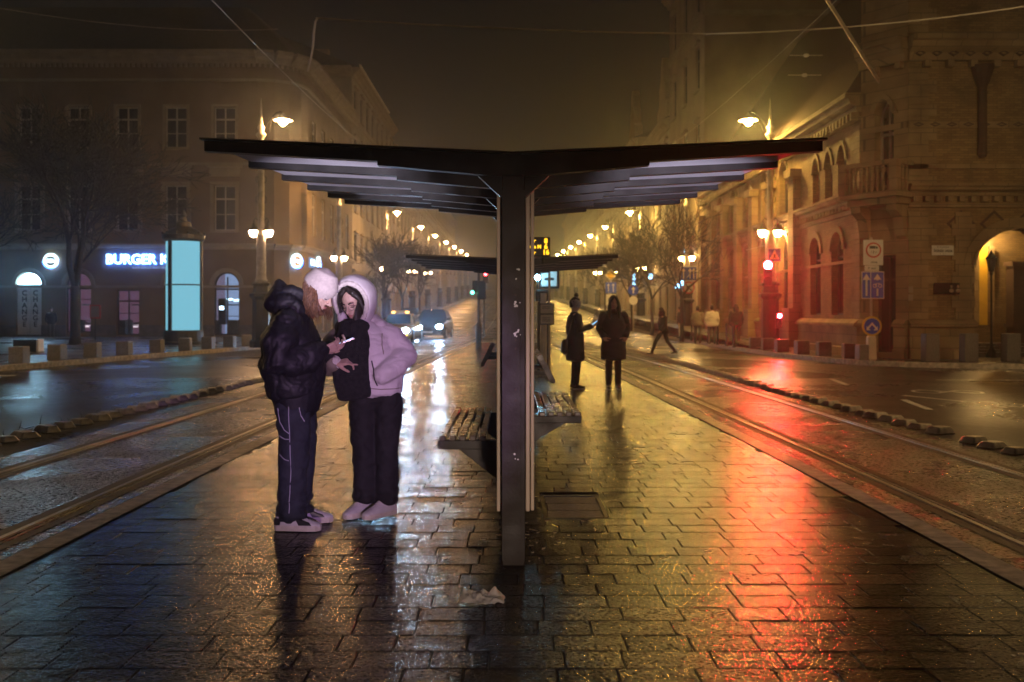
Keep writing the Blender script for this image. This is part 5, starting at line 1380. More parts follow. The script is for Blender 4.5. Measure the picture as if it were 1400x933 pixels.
# ---- man in black puffer and pale beanie, facing right over a phone
man = empty('person', (-1.43, 6.6, .006), label='person in black puffer jacket and pale beanie, looking down at a phone', cat='person', group='people waiting on the platform')
b = MB()
hc = V(.155, -.01, 1.548); HR_ = rot3(0, 0, R(74)) @ rot3(R(30), 0, 0)
gM = head(b, hc, HR_, 1.02)
ptube(b, [(-.0, 0, 1.3), (.04, 0, 1.42), (.1, 0, 1.5)], [.065, .06, .055])
ptube(b, [(-.0, 0, .9), (-.02, 0, 1.1), (-.01, 0, 1.32)], [(.11, .15), (.11, .16), (.1, .17)], ref=(1, 0, 0))
for s in (-1, 1):
    ptube(b, [(0, s*.1, .88), (.01, s*.1, .5), (-.02, s*.1, .09)], [.08, .055, .04])
    ptube(b, [(0, s*.18, 1.34), (-.06, s*.25, 1.1), (.2, s*.13, 1.165)], [.045, .038, .026])
wr1, wr2 = V(.205, -.13, 1.17), V(.21, .09, 1.18)
hand(b, wr1, (.85, .25, .28), (.05, .8, .55), [(.3, .5, .3), (.45, .6, .4), (.6, .7, .4), (.7, .7, .4)], flip=-1, sc=.98, thumb=(.8, .55, .3))
hand(b, wr2, (.9, -.22, .2), (.0, -.6, .75), [(.5, .6, .4), (.55, .6, .4), (.6, .6, .4), (.65, .6, .4)], flip=1, sc=.98, thumb=(.7, .6, .35))
body = blob('body', b, M['skin'], man, .0052, 3)
face_details(man, gM, 1.02, M['hairb'], M['lip'])
j = MB()
ptube(j, [(.01, 0, .875), (-.0, 0, .95), (-.025, 0, 1.1), (-.03, 0, 1.25), (-.01, 0, 1.36), (.01, 0, 1.42)], [(.17, .235), (.2, .265), (.205, .275), (.185, .265), (.14, .215), (.1, .12)], ref=(1, 0, 0), n=22, cl=.03)
for s in (-1, 1):
    ptube(j, [(-.01, s*.19, 1.345), (-.045, s*.28, 1.22), (-.055, s*.29, 1.11), (.03, s*.24, 1.10), (.13, s*.18, 1.13), (.195, s*.125 if s < 0 else .105, 1.165)], [.1, .105, .105, .095, .085, .06], n=16)
ptube(j, [(.02, -.07, 1.43), (.085, 0, 1.45), (.02, .07, 1.43)], [.05, .05, .05])
ptube(j, [(-.07, -.1, 1.44), (-.12, -.05, 1.48), (-.135, 0, 1.50), (-.12, .05, 1.48), (-.07, .1, 1.44)], [.06, .075, .075, .075, .06]); ptube(j, [(-.085, 0, 1.48), (-.1, 0, 1.56), (-.108, 0, 1.61)], [(.085, .13), (.065, .1), (.03, .05)], ref=(1, 0, 0)); ptube(j, [(-.08, -.06, 1.53), (-.01, -.05, 1.55), (.04, -.03, 1.53)], [.05, .05, .04]); ptube(j, [(-.08, -.09, 1.49), (-.02, -.1, 1.5), (.03, -.085, 1.47)], [.05, .045, .035]); ptube(j, [(-.08, .09, 1.49), (-.02, .1, 1.5), (.03, .085, 1.47)], [.05, .045, .035])
def jf(c):
    q = folds(.009, 5, 5, 11, 3)(c)+creases(.008, 7, 7, 9, 30)(c)
    if c.z < 1.4: q += .006*math.cos(2*PI*(c.z-.86)/.19)
    return q
jk = blob('jacket', j, M['puffblack'], man, .009, 6, jf)
j = MB(); ptube(j, [(.01, 0, .855), (.01, 0, .895)], [(.165, .225), (.17, .235)], ref=(1, 0, 0), n=22); blob('hem_band', j, M['puffblack'], jk, .012, 3, folds(.003, 8, 8, 3))
for wr in (wr1, wr2): j = MB(); cap_(j, wr-V(.045, .012 if wr.y > 0 else -.02, .014), wr-V(.005, 0, .002), .041, .037); blob('cuff', j, M['puffblack'], jk, .008, 2)
t_ = MB()
for s in (-1, 1):
    ptube(t_, [(.01, s*.07, .9), (.0, s*.1, .78), (.015, s*.105, .62), (.012, s*.105, .48), (.0, s*.105, .3), (-.005, s*.105, .14), (.0, s*.105, .075)], [(.115, .12), (.115, .11), (.105, .098), (.1, .09), (.095, .088), (.098, .09), (.1, .092)], ref=(1, 0, 0), n=18, cl=.02)
ptube(t_, [(.0, 0, .86), (.0, 0, .95)], [(.13, .18), (.135, .19)], ref=(1, 0, 0))
def tf(c): return folds(.0085, 7, 7, 9, 21)(c)+creases(.007, 7, 7, 9, 12)(c) + (.008*math.sin(c.z*70+c.x*14) if c.z < .2 else 0)
tr = blob('trousers', t_, M['denim'], man, .01, 4, tf)
st_ = MB()
for pts in ([(.0, .82), (.005, .6), (.012, .4), (.002, .2), (.0, .1)], [(-.075, .8), (-.06, .71), (-.03, .66), (.012, .63)], [(-.07, .62), (-.03, .6), (.01, .6)], [(-.07, .5), (-.03, .47), (.01, .46)], [(.06, .83), (.075, .75), (.1, .7)]):
    P_ = []
    for (x, z) in pts: 
        xx = x; h_, loc_, nn_, idx_ = tr.ray_cast(V(xx, -.6, z), V(0, 1, 0))
        P_.append((loc_.x, loc_.y-.001, loc_.z) if h_ else (x, -.2, z))
    Q_ = []
    for a, c in zip(P_, P_[1:]):
        for q in range(4):
            p = Vector(a).lerp(Vector(c), q/4); h_, loc_, nn_, idx_ = tr.ray_cast(V(p.x, -.6, p.z), V(0, 1, 0)); Q_.append(loc_-V(0, .001, 0) if h_ else p)
    st_.tube(Q_, .0032, 5)
st_.build('stitching', M['stitch'], tr)
h_ = MB()
g2 = lambda x, y, z: hc+HR_ @ V(x, y, z)
ptube(h_, [g2(0, .018, .04), g2(0, .022, .078), g2(0, .028, .106), g2(0, .032, .126)], [(.097, .117), (.093, .112), (.078, .095), (.052, .064)], ref=HR_ @ V(1, 0, 0), n=28, cl=.012)
hat = blob('beanie', h_, M['knit'], man, .008, 8, folds(.0015, 9, 9, 9))
h_ = MB(); ptube(h_, [g2(0, .01, .036), g2(0, .012, .075)], [(.098, .122), (.098, .12)], ref=HR_ @ V(1, 0, 0), n=24, cap=2)
cf = blob('turned_cuff', h_, M['knit'], hat, .007, 2)
h_ = MB(); h_.box(g2(.058, -.092, .06), (.03, .006, .018), rz=R(74+28)); h_.build('woven_tag', M['black'], cf)
hr = MB(); hr.smooth = True; rg = random.Random(5)
for k in range(520):
    a = rg.uniform(R(-20), R(200)) if k % 3 else rg.uniform(R(150), R(215))
    a = rg.uniform(R(-15), R(196)); x0, y0 = .082*math.cos(a), .02+.1*math.sin(a)
    L_ = rg.uniform(.15, .235); pts = []; ph = rg.uniform(0, 6.3); fr = rg.uniform(30, 60); am = rg.uniform(.006, .013)
    base = g2(x0, y0, .04)
    out = (HR_ @ V(x0, y0-.02, 0)).normalized()
    for q in range(13):
        s = q/12; p = base+V(0, 0, -L_*s)+V(.012*s, 0, 0)+out*(.024*math.sin(PI*s*.75)+am*math.sin(fr*L_*s+ph))+V(am*math.cos(fr*L_*s+ph), am*math.sin(fr*L_*s*.9+ph), 0)*s
        pts.append(p)
    hr.tube(pts, [.0026]*10+[.0022, .0016, .0008], 3)
hr.build('hair', M['hairb'], man, fix=False)
bd = MB(); ptube(bd, [gM(-.045, -.045, -.05), gM(-.03, -.07, -.09), gM(0, -.08, -.108), gM(.03, -.07, -.09), gM(.045, -.045, -.05)], [.012, .017, .02, .017, .012]); ptube(bd, [gM(-.022, -.09, -.049), gM(0, -.098, -.046), gM(.022, -.09, -.049)], [.004, .0065, .004]); blob('beard', bd, M['hairb'], man, .006, 1, folds(.004, 60, 60, 60))
shoe(man, (-.03, -.11, 0), R(-4), .3, 'leather', 'leatherb', True); shoe(man, (.0, .13, 0), R(6), .3, 'leather', 'leatherb', True)
# the phone is a thing of its own
ph = empty('phone', (-1.43+.325, 6.58, 1.225), label='slim phone held between the two hands of the person in the beanie', cat='phone')
Rp = rot3(R(0), R(-22), R(12))
m_ = MB(); m_.T = Rp.to_4x4(); m_.box((0, 0, 0), (.145, .072, .009), bev=.003); m_.build('case', M['wirefr'], ph)
m_ = MB(); m_.T = Rp.to_4x4(); m_.box((0, 0, .0055), (.132, .064, .002)); m_.build('screen', M['phone'], ph)

# ---- woman in the pale hooded jacket
gl = empty('person', (-.95, 6.96, .006), label='person in a pale hooded jacket and black scarf, pointing at the phone', cat='person', group='people waiting on the platform')
gl.scale = (1.025, 1.025, 1.025)
b = MB()
hg = V(-.14, -.06, 1.445); GR = rot3(0, 0, R(-22)) @ rot3(R(22), R(-6), 0)
gG = head(b, hg, GR, .95)
ptube(b, [(-.07, .01, 1.2), (-.1, 0, 1.32), (-.13, -.03, 1.4)], [.06, .052, .05])
ptube(b, [(.0, .02, .85), (-.03, .02, 1.05), (-.07, .01, 1.22)], [(.15, .1), (.15, .1), (.15, .09)], ref=(1, 0, 0))
for s in (-1, 1): ptube(b, [(-.01+s*.085, .02, .85), (-.01+s*.075, .0, .48), (-.01+s*.08, .03, .1)], [.075, .05, .038])
ptube(b, [(-.25, .02, 1.22), (-.3, -.03, 1.03), (-.235, -.2, 1.045)], [.042, .036, .025]); ptube(b, [(.1, .02, 1.22), (.23, .02, 1.1), (.05, -.12, .97)], [.042, .036, .028])
wg = V(-.235, -.205, 1.05)
hand(b, wg, (.93, -.25, .12), (.15, .5, -.75), [(.12, .1, .05), (.75, .9, .6), (.85, .95, .6), (.9, .95, .6)], flip=-1, sc=.95, thumb=(.75, .45, .5))
blob('body', b, M['skin'], gl, .0052, 3)
face_details(gl, gG, .95, M['haird'], M['lip'])
m_ = MB()
for s in (-1, 1): m_.tube([gG(s*.031+.021*math.cos(a*PI/8), -.098+.004*abs(math.cos(a*PI/8)), -.002+.019*math.sin(a*PI/8)) for a in range(17)], .0014, 5)
m_.tube([gG(-.01, -.098, .002), gG(.01, -.098, .002)], .0014, 5)
for s in (-1, 1): m_.tube([gG(s*.052, -.094, .002), gG(s*.076, -.02, .006)], .0014, 5)
m_.build('glasses', M['wirefr'], gl)
j = MB()
ptube(j, [(.005, .02, .835), (.0, .015, .92), (-.03, .01, 1.05), (-.065, .01, 1.18), (-.085, .01, 1.25), (-.1, .0, 1.3)], [(.178, .15), (.195, .165), (.19, .165), (.18, .15), (.14, .12), (.09, .09)], ref=(1, 0, 0), n=22, cl=.03)
ptube(j, [(.04, .02, 1.235), (.115, .03, 1.205), (.17, .025, 1.13), (.2, .01, 1.085)], [.085, .09, .088, .082], n=16); ptube(j, [(.2, .01, 1.085), (.155, -.08, 1.035), (.09, -.135, .985), (.06, -.145, .965)], [.084, .078, .07, .06], n=16)
def gf2(c): return folds(.008, 6, 6, 10, 40)(c)+creases(.006, 5, 5, 10, 3)(c)+.002*mn.noise(V(c.x*22, c.y*22, c.z*9))
gj = blob('jacket', j, M['pale'], gl, .008, 6, gf2)
def trace(ob, pts, r, name, mat, parent):
    Q = []
    for a, c in zip(pts, pts[1:]):
        for q in range(6):
            p = V(a[0], 0, a[1]).lerp(V(c[0], 0, c[1]), q/6); hit, lc, nn, ix = ob.ray_cast(V(p.x, -.8, p.z), V(0, 1, 0))
            if hit: Q.append(lc-V(0, r*.3, 0))
    if len(Q) > 2: m = MB(); m.tube(Q, r, 6); m.build(name, mat, parent)
trace(gj, [(-.005, 1.06), (.01, 1.0), (.02, .93), (.035, .885)], .0045, 'pocket_welt', M['leatherb'], gj)
trace(gj, [(.055, 1.24), (.06, 1.16), (.075, 1.09)], .003, 'armhole_seam', M['olive'], gj)
trace(gj, [(-.03, .875), (.05, .868), (.14, .868), (.185, .872)], .003, 'hem_seam', M['olive'], gj)
j = MB(); ptube(j, [(-.2, .01, 1.235), (-.27, .0, 1.17), (-.315, -.03, 1.06), (-.3, -.1, 1.03), (-.255, -.185, 1.045)], [.085, .088, .085, .078, .058], n=16)
sl = blob('sleeve', j, M['olive'], gl, .01, 4, folds(.007, 8, 8, 12, 60))
j = MB(); cap_(j, wg+V(-.03, .03, -.008), wg+V(-.005, .01, 0), .052, .049); blob('fleece_cuff', j, M['fleece'], sl, .008, 2, folds(.003, 40, 40, 40))
# hood: open shell round the head with a fleece rim
def hood(c, Rm, rx, ry, rz, open_a, nm, mat, parent, drop=.3):
    m_ = MB(); rows = []; nth, nph = 12, 28
    for i in range(nth+1):
        th = open_a*i/nth; row = []
        for k in range(nph):
            a = 2*PI*k/nph; s = math.sin(th); z = s*math.sin(a); 
            kz = rz*(1.0 if z > 0 else 1.15); kx = rx*(1-.12*max(0, -z)+.02*math.sin(5*a))
            p = V(kx*s*math.cos(a), ry*math.cos(th), kz*z)
            row.append(m_.vert(c+Rm @ p))
        rows.append(row)
    for p, q in zip(rows, rows[1:]):
        for k in range(nph): m_.face((p[k], p[(k+1) % nph], q[(k+1) % nph], q[k]))
    m_.smooth = True
    for i in range(len(m_.sm)): m_.sm[i] = True
    o = m_.build(nm, mat, None); s_ = o.modifiers.new('s', 'SOLIDIFY'); s_.thickness = .016; s_.offset = 1; sb = o.modifiers.new('u', 'SUBSURF'); sb.levels = sb.render_levels = 1
    dg = bpy.context.evaluated_depsgraph_get(); me = bpy.data.meshes.new_from_object(o.evaluated_get(dg)); bpy.data.objects.remove(o); me.materials.clear(); me.materials.append(mat)
    ff = folds(.006, 9, 9, 9, 5); nr = [v.normal.copy() for v in me.vertices]
    for v, n_ in zip(me.vertices, nr): v.co += n_*ff(v.co)*.8
    o = link(bpy.data.objects.new(nm, me), parent)
    rim = [c+Rm @ V(rx*(1-.12*max(0, -math.sin(a)))*math.sin(open_a)*math.cos(a)*.97, ry*math.cos(open_a), rz*(1 if math.sin(a) > 0 else 1.15)*math.sin(open_a)*math.sin(a)*.97) for a in [2*PI*k/36 for k in range(37)]]
    return o, rim
HG = rot3(0, 0, R(-16)) @ rot3(R(16), R(-5), 0)
hd, rim = hood(hg+V(.004, .025, .025), HG, .138, .15, .155, R(118), 'hood', M['pale'], gl)
m_ = MB(); ptube(m_, rim, [.017]*len(rim), n=10); blob('fleece_rim', m_, M['fleece'], hd, .007, 1, folds(.004, 50, 50, 50))
m_ = MB(); ptube(m_, [(-.17, -.02, 1.29), (-.1, .03, 1.3), (-.0, .05, 1.31), (.03, -.0, 1.29)], [.05, .06, .065, .05]); ptube(m_, [(-.2, -.05, 1.28), (-.22, -.06, 1.36)], [.035, .03]); blob('collar', m_, M['pale'], gj, .01, 4, folds(.006, 9, 9, 9, 8))
# black scarf hanging in front
m_ = MB()
sx = [(-.255, -.03), (-.26, -.03), (-.265, -.035), (-.262, -.02), (-.255, -.01), (-.245, .0)]
ptube(m_, [(-.13, -.13, 1.3), (-.135, -.165, 1.2), (-.14, -.185, 1.08), (-.135, -.185, .95), (-.125, -.17, .86), (-.12, -.165, .82)], [(.09, .04), (.118, .035), (.125, .03), (.125, .026), (.12, .024), (.115, .022)], ref=(1, 0, 0), n=18)
ptube(m_, [(-.22, -.03, 1.28), (-.15, -.125, 1.285), (-.07, -.11, 1.29)], [.05, .05, .045])
blob('scarf', m_, M['woolblack'], gl, .009, 4, folds(.007, 16, 16, 2.5, 12))
hr = MB(); hr.smooth = True; rg = random.Random(9)
for k in range(110):
    s_ = 1 if k % 4 else -1
    a = rg.uniform(.1, 1.2); x0 = s_*(.066+.008*rg.random()); y0 = -.055+.1*rg.random()*(.9 if s_ < 0 else 1)
    base = gG(x0*1.02, y0*.5+.02, .055-.03*rg.random()); L_ = rg.uniform(.16, .26) if s_ > 0 else rg.uniform(.08, .13); ph_ = rg.uniform(0, 6)
    hr.tube([base+V((.02*s_ if s_ < 0 else -.035)*(q/7)*rg.uniform(.7, 1.2), -.03*math.sin(PI*q/9)-.02*q/7, -L_*q/7)+V(.004*math.sin(q*1.3+ph_), .003*math.cos(q+ph_), 0) for q in range(8)], [.0045]*5+[.004, .003, .0015], 5)
for k in range(0):
    a = rg.uniform(-1.2, 1.2); hr.tube([gG(.012*math.sin(a)+.01, -.06, .118), gG(.045*math.sin(a), -.088+.01*abs(a), .085), gG(.068*math.sin(a)*1.05, -.082+.03*abs(a), .045-.02*abs(a))], [.004, .0045, .003], 5)
ho_ = hr.build('hair', M['haird'], gl, fix=False)
m_ = MB(); ptube(m_, [gG(0, .035, .1), gG(0, .045, .03), gG(0, .055, -.06), gG(.01, .05, -.14)], [(.072, .07), (.086, .08), (.086, .06), (.07, .04)], ref=GR @ V(1, 0, 0), n=18)
for s_ in (-1, 1): ptube(m_, [gG(s_*.008, -.045, .122), gG(s_*.045, -.05, .095), gG(s_*.074, -.03, .04), gG(s_*.08, -.022, -.03), gG(s_*.076, -.03, -.1)], [.016, .022, .02, .02, .016])
blob('hair_cap', m_, M['haird'], ho_, .007, 2, folds(.003, 40, 40, 12))
t_ = MB()
for s in (-1, 1): ptube(t_, [(.0+s*.07, .02, .86), (.0+s*.085, .02, .74), (-.002+s*.08, .005, .5), (.002+s*.075, .015, .3), (.0+s*.073, .025, .14), (.0+s*.073, .025, .095)], [(.105, .12), (.1, .115), (.083, .09), (.078, .088), (.082, .092), (.084, .095)], ref=(1, 0, 0), n=18, cl=.02)
ptube(t_, [(0, .02, .84), (0, .02, .92)], [(.16, .13), (.16, .13)], ref=(1, 0, 0))
blob('trousers', t_, M['blackcloth'], gl, .01, 4, lambda c: folds(.008, 7, 7, 8, 70)(c)+creases(.007, 7, 7, 9, 2)(c)+(.006*math.sin(c.z*75+c.x*12) if c.z < .2 else 0))
shoe(gl, (-.075, .03, 0), R(-122), .275); shoe(gl, (.075, .0, 0), R(-128), .285)

# ---- the other people: coat, trousers, head, hair from one builder
def walker(label, loc, rz, legs, arms, coat, coatlen, tro, hair, hairmat, lean=(0, 0), headtilt=(0, 0), vox=.016, H=1.0, width=1.0, group=None, hat=None, scarf=None, shoes='leatherb', hood_up=False, hands=True, head_z=1.56, soles=True):
    """local frame: the person faces -Y; legs/arms list hip-knee-ankle / shoulder-elbow-wrist points"""
    t = empty('person', loc, rz, label=label, cat='person', group=group); t.scale = (H, H, H)
    lx, ly = lean
    b = MB(); hc_ = V(lx*1.3, ly*1.3-.025, head_z); Rm = rot3(R(headtilt[0]), 0, R(headtilt[1]))
    g = head(b, hc_, Rm, .98)
    cap_(b, (lx, ly, 1.36), hc_-V(0, -.02, .06), .055, .05)
    ptube(b, [(0, 0, .9), (lx*.5, ly*.5, 1.1), (lx, ly, 1.34)], [(.14, .1), (.14, .1), (.16, .09)], ref=(1, 0, 0))
    for a, k, f in legs: ptube(b, [a, k, f], [.075, .05, .035])
    for s, e, w in arms: 
        ptube(b, [s, e, w], [.04, .035, .026])
        if hands:
            d = (Vector(w)-Vector(e)).normalized(); hand(b, w, d, (0, -.4, .9) if abs(d.z) < .7 else (1 if w[0] < 0 else -1, 0, 0), [(.4, .5, .3)]*4, flip=1 if w[0] > 0 else -1, fr=.0095)
    blob('body', b, M['skin'], t, max(.0085, vox*.6), 2)
    c = MB()
    n_ = 20
    ptube(c, [(0, .01, coatlen), (0, .01, (coatlen+.95)/2), (lx*.4, ly*.4, .98), (lx*.8, ly*.8, 1.18), (lx, ly, 1.33), (lx, ly, 1.41)], [(.225*width, .165), (.225*width, .165), (.2*width, .15), (.215*width, .155), (.17*width, .125), (.085, .08)], ref=(1, 0, 0), n=n_, cl=.03)
    for s, e, w in arms: 
        w = Vector(w); e = Vector(e); ptube(c, [s, e, e.lerp(w, .9)], [.078, .068, .055])
    if hood_up: ptube(c, [hc_+V(0, .03, -.12), hc_+V(0, .03, .02), hc_+V(0, .03, .08)], [(.11, .12), (.115, .115), (.07, .075)], ref=(1, 0, 0))
    blob('coat', c, M[coat], t, vox*.8, 4, folds(.011, 4, 4, 12, loc[0]))
    p = MB()
    for a, k, f in legs: a = Vector(a); k = Vector(k); f = Vector(f); ptube(p, [a, k, k.lerp(f, .93)], [.09, .066, .052])
    blob('trousers', p, M[tro], t, vox*.75, 3, folds(.006, 9, 9, 9))
    for a, k, f in legs:
        k = Vector(k); f = Vector(f); u = MB(); fw = V(0, -1, 0); ptube(u, [f+V(0, .03, -.03), f+V(0, -.06, -.045), f+V(0, -.15, -.055)], [(.04, .045), (.045, .036), (.036, .024)], ref=(1, 0, 0)); cap_(u, f+(k-f).normalized()*.1, f-V(0, 0, .02), .05, .045)
        so = blob('shoe', u, M[shoes], t, vox*.6, 2)
        if soles: u = MB(); u.box(f+V(0, -.055, -.083), (.085, .25, .02), bev=.008); u.build('sole', M['sole'], so)
    h = MB()
    if hair == 'long':
        ptube(h, [g(0, .03, .075), g(0, .04, .02), g(0, .05, -.1), g(0, .045, -.25)], [(.082, .085), (.092, .095), (.1, .06), (.1, .04)], ref=(1, 0, 0))
        for s in (-1, 1): ptube(h, [g(s*.035, -.055, .1), g(s*.078, -.04, .02), g(s*.088, -.05, -.1), g(s*.085, -.1, -.25)], [.03, .028, .034, .028])
    elif hair == 'short': ptube(h, [g(0, .035, .03), g(0, .02, .085)], [(.084, .092), (.075, .09)], ref=(1, 0, 0)); ptube(h, [g(0, .06, .03), g(0, .065, -.04)], [(.07, .045), (.06, .03)], ref=(1, 0, 0))
    if hair: blob('hair', h, M[hairmat], t, vox*.6, 2, folds(.006, 30, 30, 8))
    if hat:
        h = MB(); ptube(h, [g(0, .012, .03), g(0, .018, .08), g(0, .03, .125)], [(.093, .11), (.088, .104), (.05, .06)], ref=(1, 0, 0), n=18); ho = blob('knit_hat', h, M[hat], t, .01, 2, folds(.004, 25, 25, 25))
        if hat == 'greyknit': h = MB(); h.ball(g(0, .05, .185), .042, 12, 8); blob('pompom', h, M['haird'], ho, .01, 1, folds(.008, 50, 50, 50))
    if scarf: h = MB(); ptube(h, [(lx-.09, ly-.02, 1.4), (lx, ly-.1, 1.42), (lx+.09, ly-.02, 1.4), (lx, ly+.07, 1.41), (lx-.09, ly-.02, 1.4)], [.05]*5); blob('scarf', h, M[scarf], t, .011, 2, folds(.006, 20, 20, 20))
    return t, g
L0 = [((-.09, 0, .92), (-.1, -.01, .49), (-.1, .02, .095)), ((.09, 0, .92), (.1, -.01, .49), (.1, .02, .095))]
pock = [((-.185, 0, 1.34), (-.255, .03, 1.1), (-.2, -.12, .96)), ((.185, 0, 1.34), (.255, .03, 1.1), (.2, -.12, .96))]
w4, g = walker('woman facing forward in a dark padded coat, long hair, hands in pockets', (1.89, 18.4, 0), R(4), [((-.08, 0, .92), (-.085, -.01, .5), (-.09, .02, .095)), ((.08, 0, .92), (.08, -.01, .5), (.085, .02, .095))], pock, 'navy', .56, 'blackcloth', 'long', 'haird', vox=.014, H=1.02, scarf='woolblack', group='people waiting on the platform', width=1.02)
face_details(w4, g, .98, M['haird'], M['lip'])
armsP = [((-.19, 0, 1.34), (-.25, -.02, 1.1), (-.12, -.26, 1.17)), ((.19, 0, 1.34), (.25, .0, 1.1), (.1, -.25, 1.15))]
w3, g = walker('woman in a grey bobble hat and dark coat, reading a glowing phone', (1.2, 18.5, 0), R(98), L0, armsP, 'navy', .55, 'blackcloth', 'short', 'haird', lean=(0, .03), headtilt=(22, 0), vox=.014, H=1.0, hat='greyknit', group='people waiting on the platform', width=1.05)
face_details(w3, g, .98, M['haird'], M['lip'])
p_ = empty('phone', (1.2+.36, 18.48, 1.235), R(98), label='phone with a glowing blue screen held by the woman in the bobble hat', cat='phone')
m_ = MB(); m_.T = rot3(R(-35), 0, 0).to_4x4(); m_.box((0, 0, 0), (.075, .15, .01), bev=.003); m_.build('case', M['black'], p_)
M['phone2'] = glow('bright_phone_screen', (.25, .6, 1), 2.5)
m_ = MB(); m_.T = rot3(R(-35), 0, 0).to_4x4(); m_.box((0, 0, .0065), (.068, .14, .003)); m_.build('screen', M['phone2'], p_)
bg = empty('shoulder_bag', (.98, 18.35, .72), label='small black shoulder bag hanging behind the woman in the bobble hat', cat='bag')
m_ = MB(); ptube(m_, [(0, 0, .0), (.0, 0, .16)], [(.075, .12), (.06, .1)], ref=(1, 0, 0)); blob('pouch', m_, M['leatherb'], bg, .012, 2); m_ = MB(); m_.tube([(.02, -.1, .16), (.1, -.14, .4), (.18, -.1, .66)], .012, 6); m_.build('strap', M['leatherb'], bg)
GP = 'pedestrians on the right side of the street'
walk = [((-.08, 0, .92), (-.1, -.25, .52), (-.1, -.4, .13)), ((.08, 0, .92), (.1, .12, .5), (.1, .4, .17))]
swing = [((-.19, 0, 1.34), (-.25, .1, 1.1), (-.22, .05, .88)), ((.19, 0, 1.34), (.25, -.02, 1.1), (.2, -.16, .92))]
walker('person in dark clothes striding across the right road behind the tram track', (5.35, 35.0, RZ), R(-82), walk, swing, 'blackcloth', .8, 'blackcloth', 'short', 'haird', lean=(0, -.05), headtilt=(10, 0), vox=.022, H=1.0, group=GP, hood_up=True)
down = [((-.19, 0, 1.34), (-.25, .03, 1.1), (-.24, -.03, .87)), ((.19, 0, 1.34), (.25, .03, 1.1), (.24, -.03, .87))]
walker('person in an off-white jacket seen from behind on the right pavement', (8.95-.2, 43.4, PZ), R(172), L0, down, 'coatwhite', .8, 'greycloth', 'short', 'haird', vox=.022, H=1.02, group=GP, width=1.15)
walker('person in a tan jacket half hidden by the one in the off-white jacket', (8.6-.25, 44.6, PZ), R(160), L0, down, 'olive', .82, 'greycloth', 'short', 'haird', vox=.022, H=1.0, group=GP)
walker('person in a dark hooded jacket seen from behind beside the red-lit lamp post', (9.55, 42.3, PZ), R(184), L0, down, 'blackcloth', .82, 'greycloth', 'short', 'haird', vox=.022, H=1.03, group=GP, hood_up=True, width=1.15)
walker('person in dark coat and light trousers standing by the second right lamp post', (9.05, 53.5, PZ+gz(53.5)), R(-100), L0, down, 'navy', .8, 'coatwhite', 'short', 'haird', vox=.026, H=1.0, group=GP)
walker('person in dark clothes beside the exchange shutter on the left', (-25.6, 55.4, PZ), R(30), L0, down, 'blackcloth', .8, 'greycloth', 'short', 'haird', vox=.026, H=1.0)

# ---------------------------------------------------------------- litter
bgl = MB(); n = 60; rg = random.Random(11); gridv = []
for i in range(n+1):
    row = []
    for k in range(n//2+1):
        u, v = i/n-.5, k/(n//2)-.5
        x = u*.22; y = v*.14
        z = .012+.045*max(0, (1-(2*v)**2))*(.45+.55*abs(mn.noise(V(u*3.2, v*3, 1.7)))*1.8)*(1-abs(2*u)**6)+.03*math.exp(-((u+.4)**2+v*v*.6)/.008)+.022*math.exp(-((u-.3)**2+v*v)/.01)
        z += .007*mn.noise(V(u*14, v*9, 4)); x += .008*mn.noise(V(u*5, v*5, 8)); y += .012*mn.noise(V(u*5, v*5, 12))
        row.append(bgl.vert((x, y, max(.003, z))))
    gridv.append(row)
for p, q in zip(gridv, gridv[1:]):
    for k in range(len(p)-1): bgl.face((p[k], p[k+1], q[k+1], q[k]))
bgl.smooth = True
for i in range(len(bgl.sm)): bgl.sm[i] = True
M['bag'] = mk('thin_plastic_film', (.8, .76, .73), .4, var=.06, vscale=30, bump=.5, bscale=70)
bn_ = M['bag'].node_tree; tl_ = bn_.nodes.new('ShaderNodeBsdfTranslucent'); tl_.inputs[0].default_value = (.85, .8, .76, 1); mx_ = bn_.nodes.new('ShaderNodeMixShader'); mx_.inputs[0].default_value = .35
bn_.links.new(bn_.nodes['Principled BSDF'].outputs[0], mx_.inputs[1]); bn_.links.new(tl_.outputs[0], mx_.inputs[2]); bn_.links.new(mx_.outputs[0], bn_.nodes['Material Output'].inputs[0])
o = bgl.build('plastic_bag', M['bag'], fix=False); o.location = (-.145, 4.88, .004); tag(o, 'crumpled white plastic bag lying on the wet paving before the post', 'plastic bag')
m_ = MB(); rg = random.Random(4)
for k in range(70):
    a = rg.uniform(0, 6.3); r_ = abs(rg.gauss(0, .35)); x, y = .05+r_*math.cos(a)*1.1, 6.2+r_*math.sin(a)*1.6; s = rg.uniform(.006, .02)
    m_.box((x, y, .005+s*.15), (s*rg.uniform(1, 2.5), s, s*.3), rz=rg.uniform(0, 3), rx=rg.uniform(-.3, .3))
M['litter'] = mk('leaf_litter', (.3, .25, .18), .5, var=.7, vscale=20)
tag(m_.build('litter', M['litter']), kind='stuff')
m_ = MB()
for k in range(160):
    y = rg.uniform(10, 27); x = interp(SEPL, y)-.18+rg.gauss(0, .06); h = abs(rg.gauss(.05, .07))
    m_.tube([(x, y, RZ), (x+rg.gauss(0, .02), y, RZ+h*.6), (x+rg.gauss(0, .05), y+rg.gauss(0, .03), RZ+h)], [.004, .003, .001], 4)
tag(m_.build('weeds', M['bark']), kind='stuff')

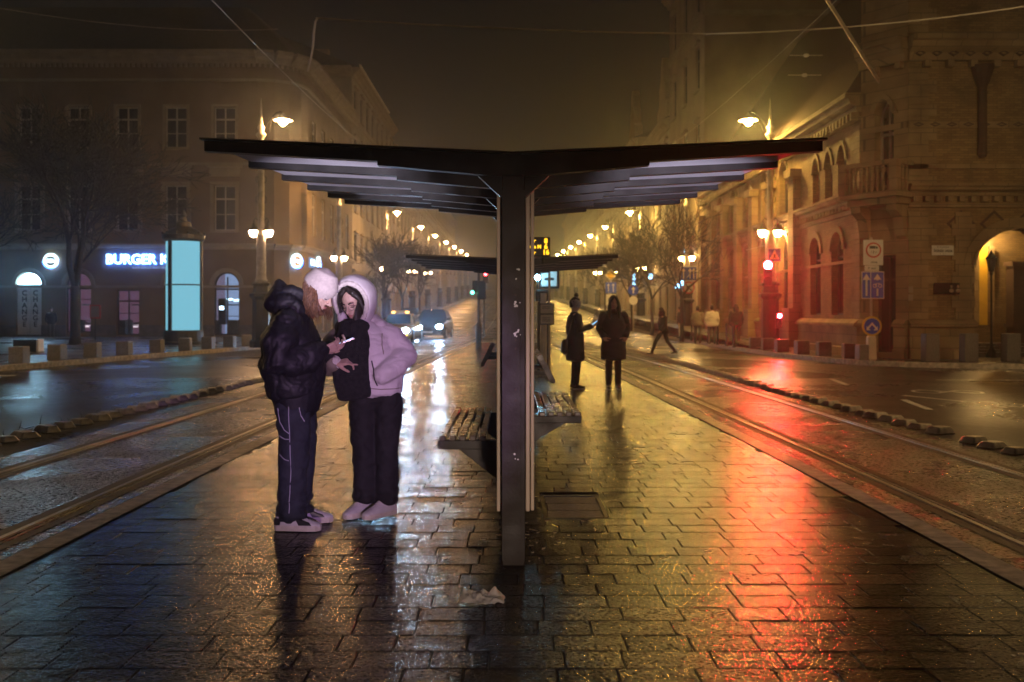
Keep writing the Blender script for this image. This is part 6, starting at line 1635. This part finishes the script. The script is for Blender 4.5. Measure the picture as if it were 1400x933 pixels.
# ---------------------------------------------------------------- mist
hz = MB(); hz.box((0, 190, 16), (140, 420, 36)); ho = hz.build('haze', M['white']); tag(ho, kind='stuff')
vm = bpy.data.materials.new('night_mist'); vm.use_nodes = True; vn = vm.node_tree.nodes
for x in list(vn): vn.remove(x)
pv = vn.new('ShaderNodeVolumePrincipled'); pv.inputs['Color'].default_value = (.72, .82, 1, 1); pv.inputs['Density'].default_value = .0021; pv.inputs['Anisotropy'].default_value = .86
vo = vn.new('ShaderNodeOutputMaterial'); vm.node_tree.links.new(pv.outputs[0], vo.inputs['Volume'])
ho.data.materials.clear(); ho.data.materials.append(vm)
# added lamp stand out of view behind the viewpoint, standing in for unseen sources
fl = empty('added_floodlight', (2.9, -2.4, 0), label='low violet floodlight with two heads aimed at the platform, outside the view', cat='added_floodlight')
m_ = MB(); m_.lathe([(.16, 0), (.16, .04), (.04, .08), (.035, .95)], n=10); m_.build('stand', M['iron'], fl)
def flood(x, aim, e, col, size, blend, z=1.0):
    m_ = MB(); m_.box((x, -.08, z), (.26, .16, .2), bev=.03); m_.build('lamp_housing', M['black'], fl)
    lp = bpy.data.lights.new('added_flood_beam', 'SPOT'); lo = bpy.data.objects.new('added_flood_beam', lp); link(lo, fl); lo.location = (x, .06, z)
    lp.energy = e; lp.color = col; lp.spot_size = R(size); lp.spot_blend = blend; lp.shadow_soft_size = .12
    d = V(*aim)-V(2.9+x, -2.34, z); lo.rotation_euler = d.to_track_quat('-Z', 'Y').to_euler()
flood(-1.2, (-1.2, 6.7, .98), 2000, (.74, .40, 1.0), 14, .6)  # added violet head for the light on the couple, true source unseen
flood(-2.3, (-.05, 5.1, .5), 800, (1, .72, .55), 28, .9, .3)  # added warm head to brighten the bag, post and display frames
for xs, ax, nm in ((-.62, -1.2, 'left'), (.62, 1.2, 'right')):  # added pair of lamps that brighten the roof underside, true source unseen
    ul = empty('added_ground_uplight', (xs, 1.6, 0), label='recessed round uplight before the %s wing of the shelter roof, outside the view' % nm, cat='added_uplight')
    m_ = MB(); m_.lathe([(.1, -.005), (.1, .012), (.085, .014), (.08, .008)], n=20); m_.build('bezel', M['wirefr'], ul)
    lp = bpy.data.lights.new('added_uplight_beam', 'SPOT'); lo = bpy.data.objects.new('added_uplight_beam', lp); link(lo, ul); lo.location = (0, 0, .05)
    lp.energy = 3000; lp.color = (.88, .80, 1); lp.spot_size = R(15); lp.spot_blend = .8; lp.shadow_soft_size = .06
    lo.rotation_euler = V(ax-xs, 5.9, 2.34).to_track_quat('-Z', 'Y').to_euler()
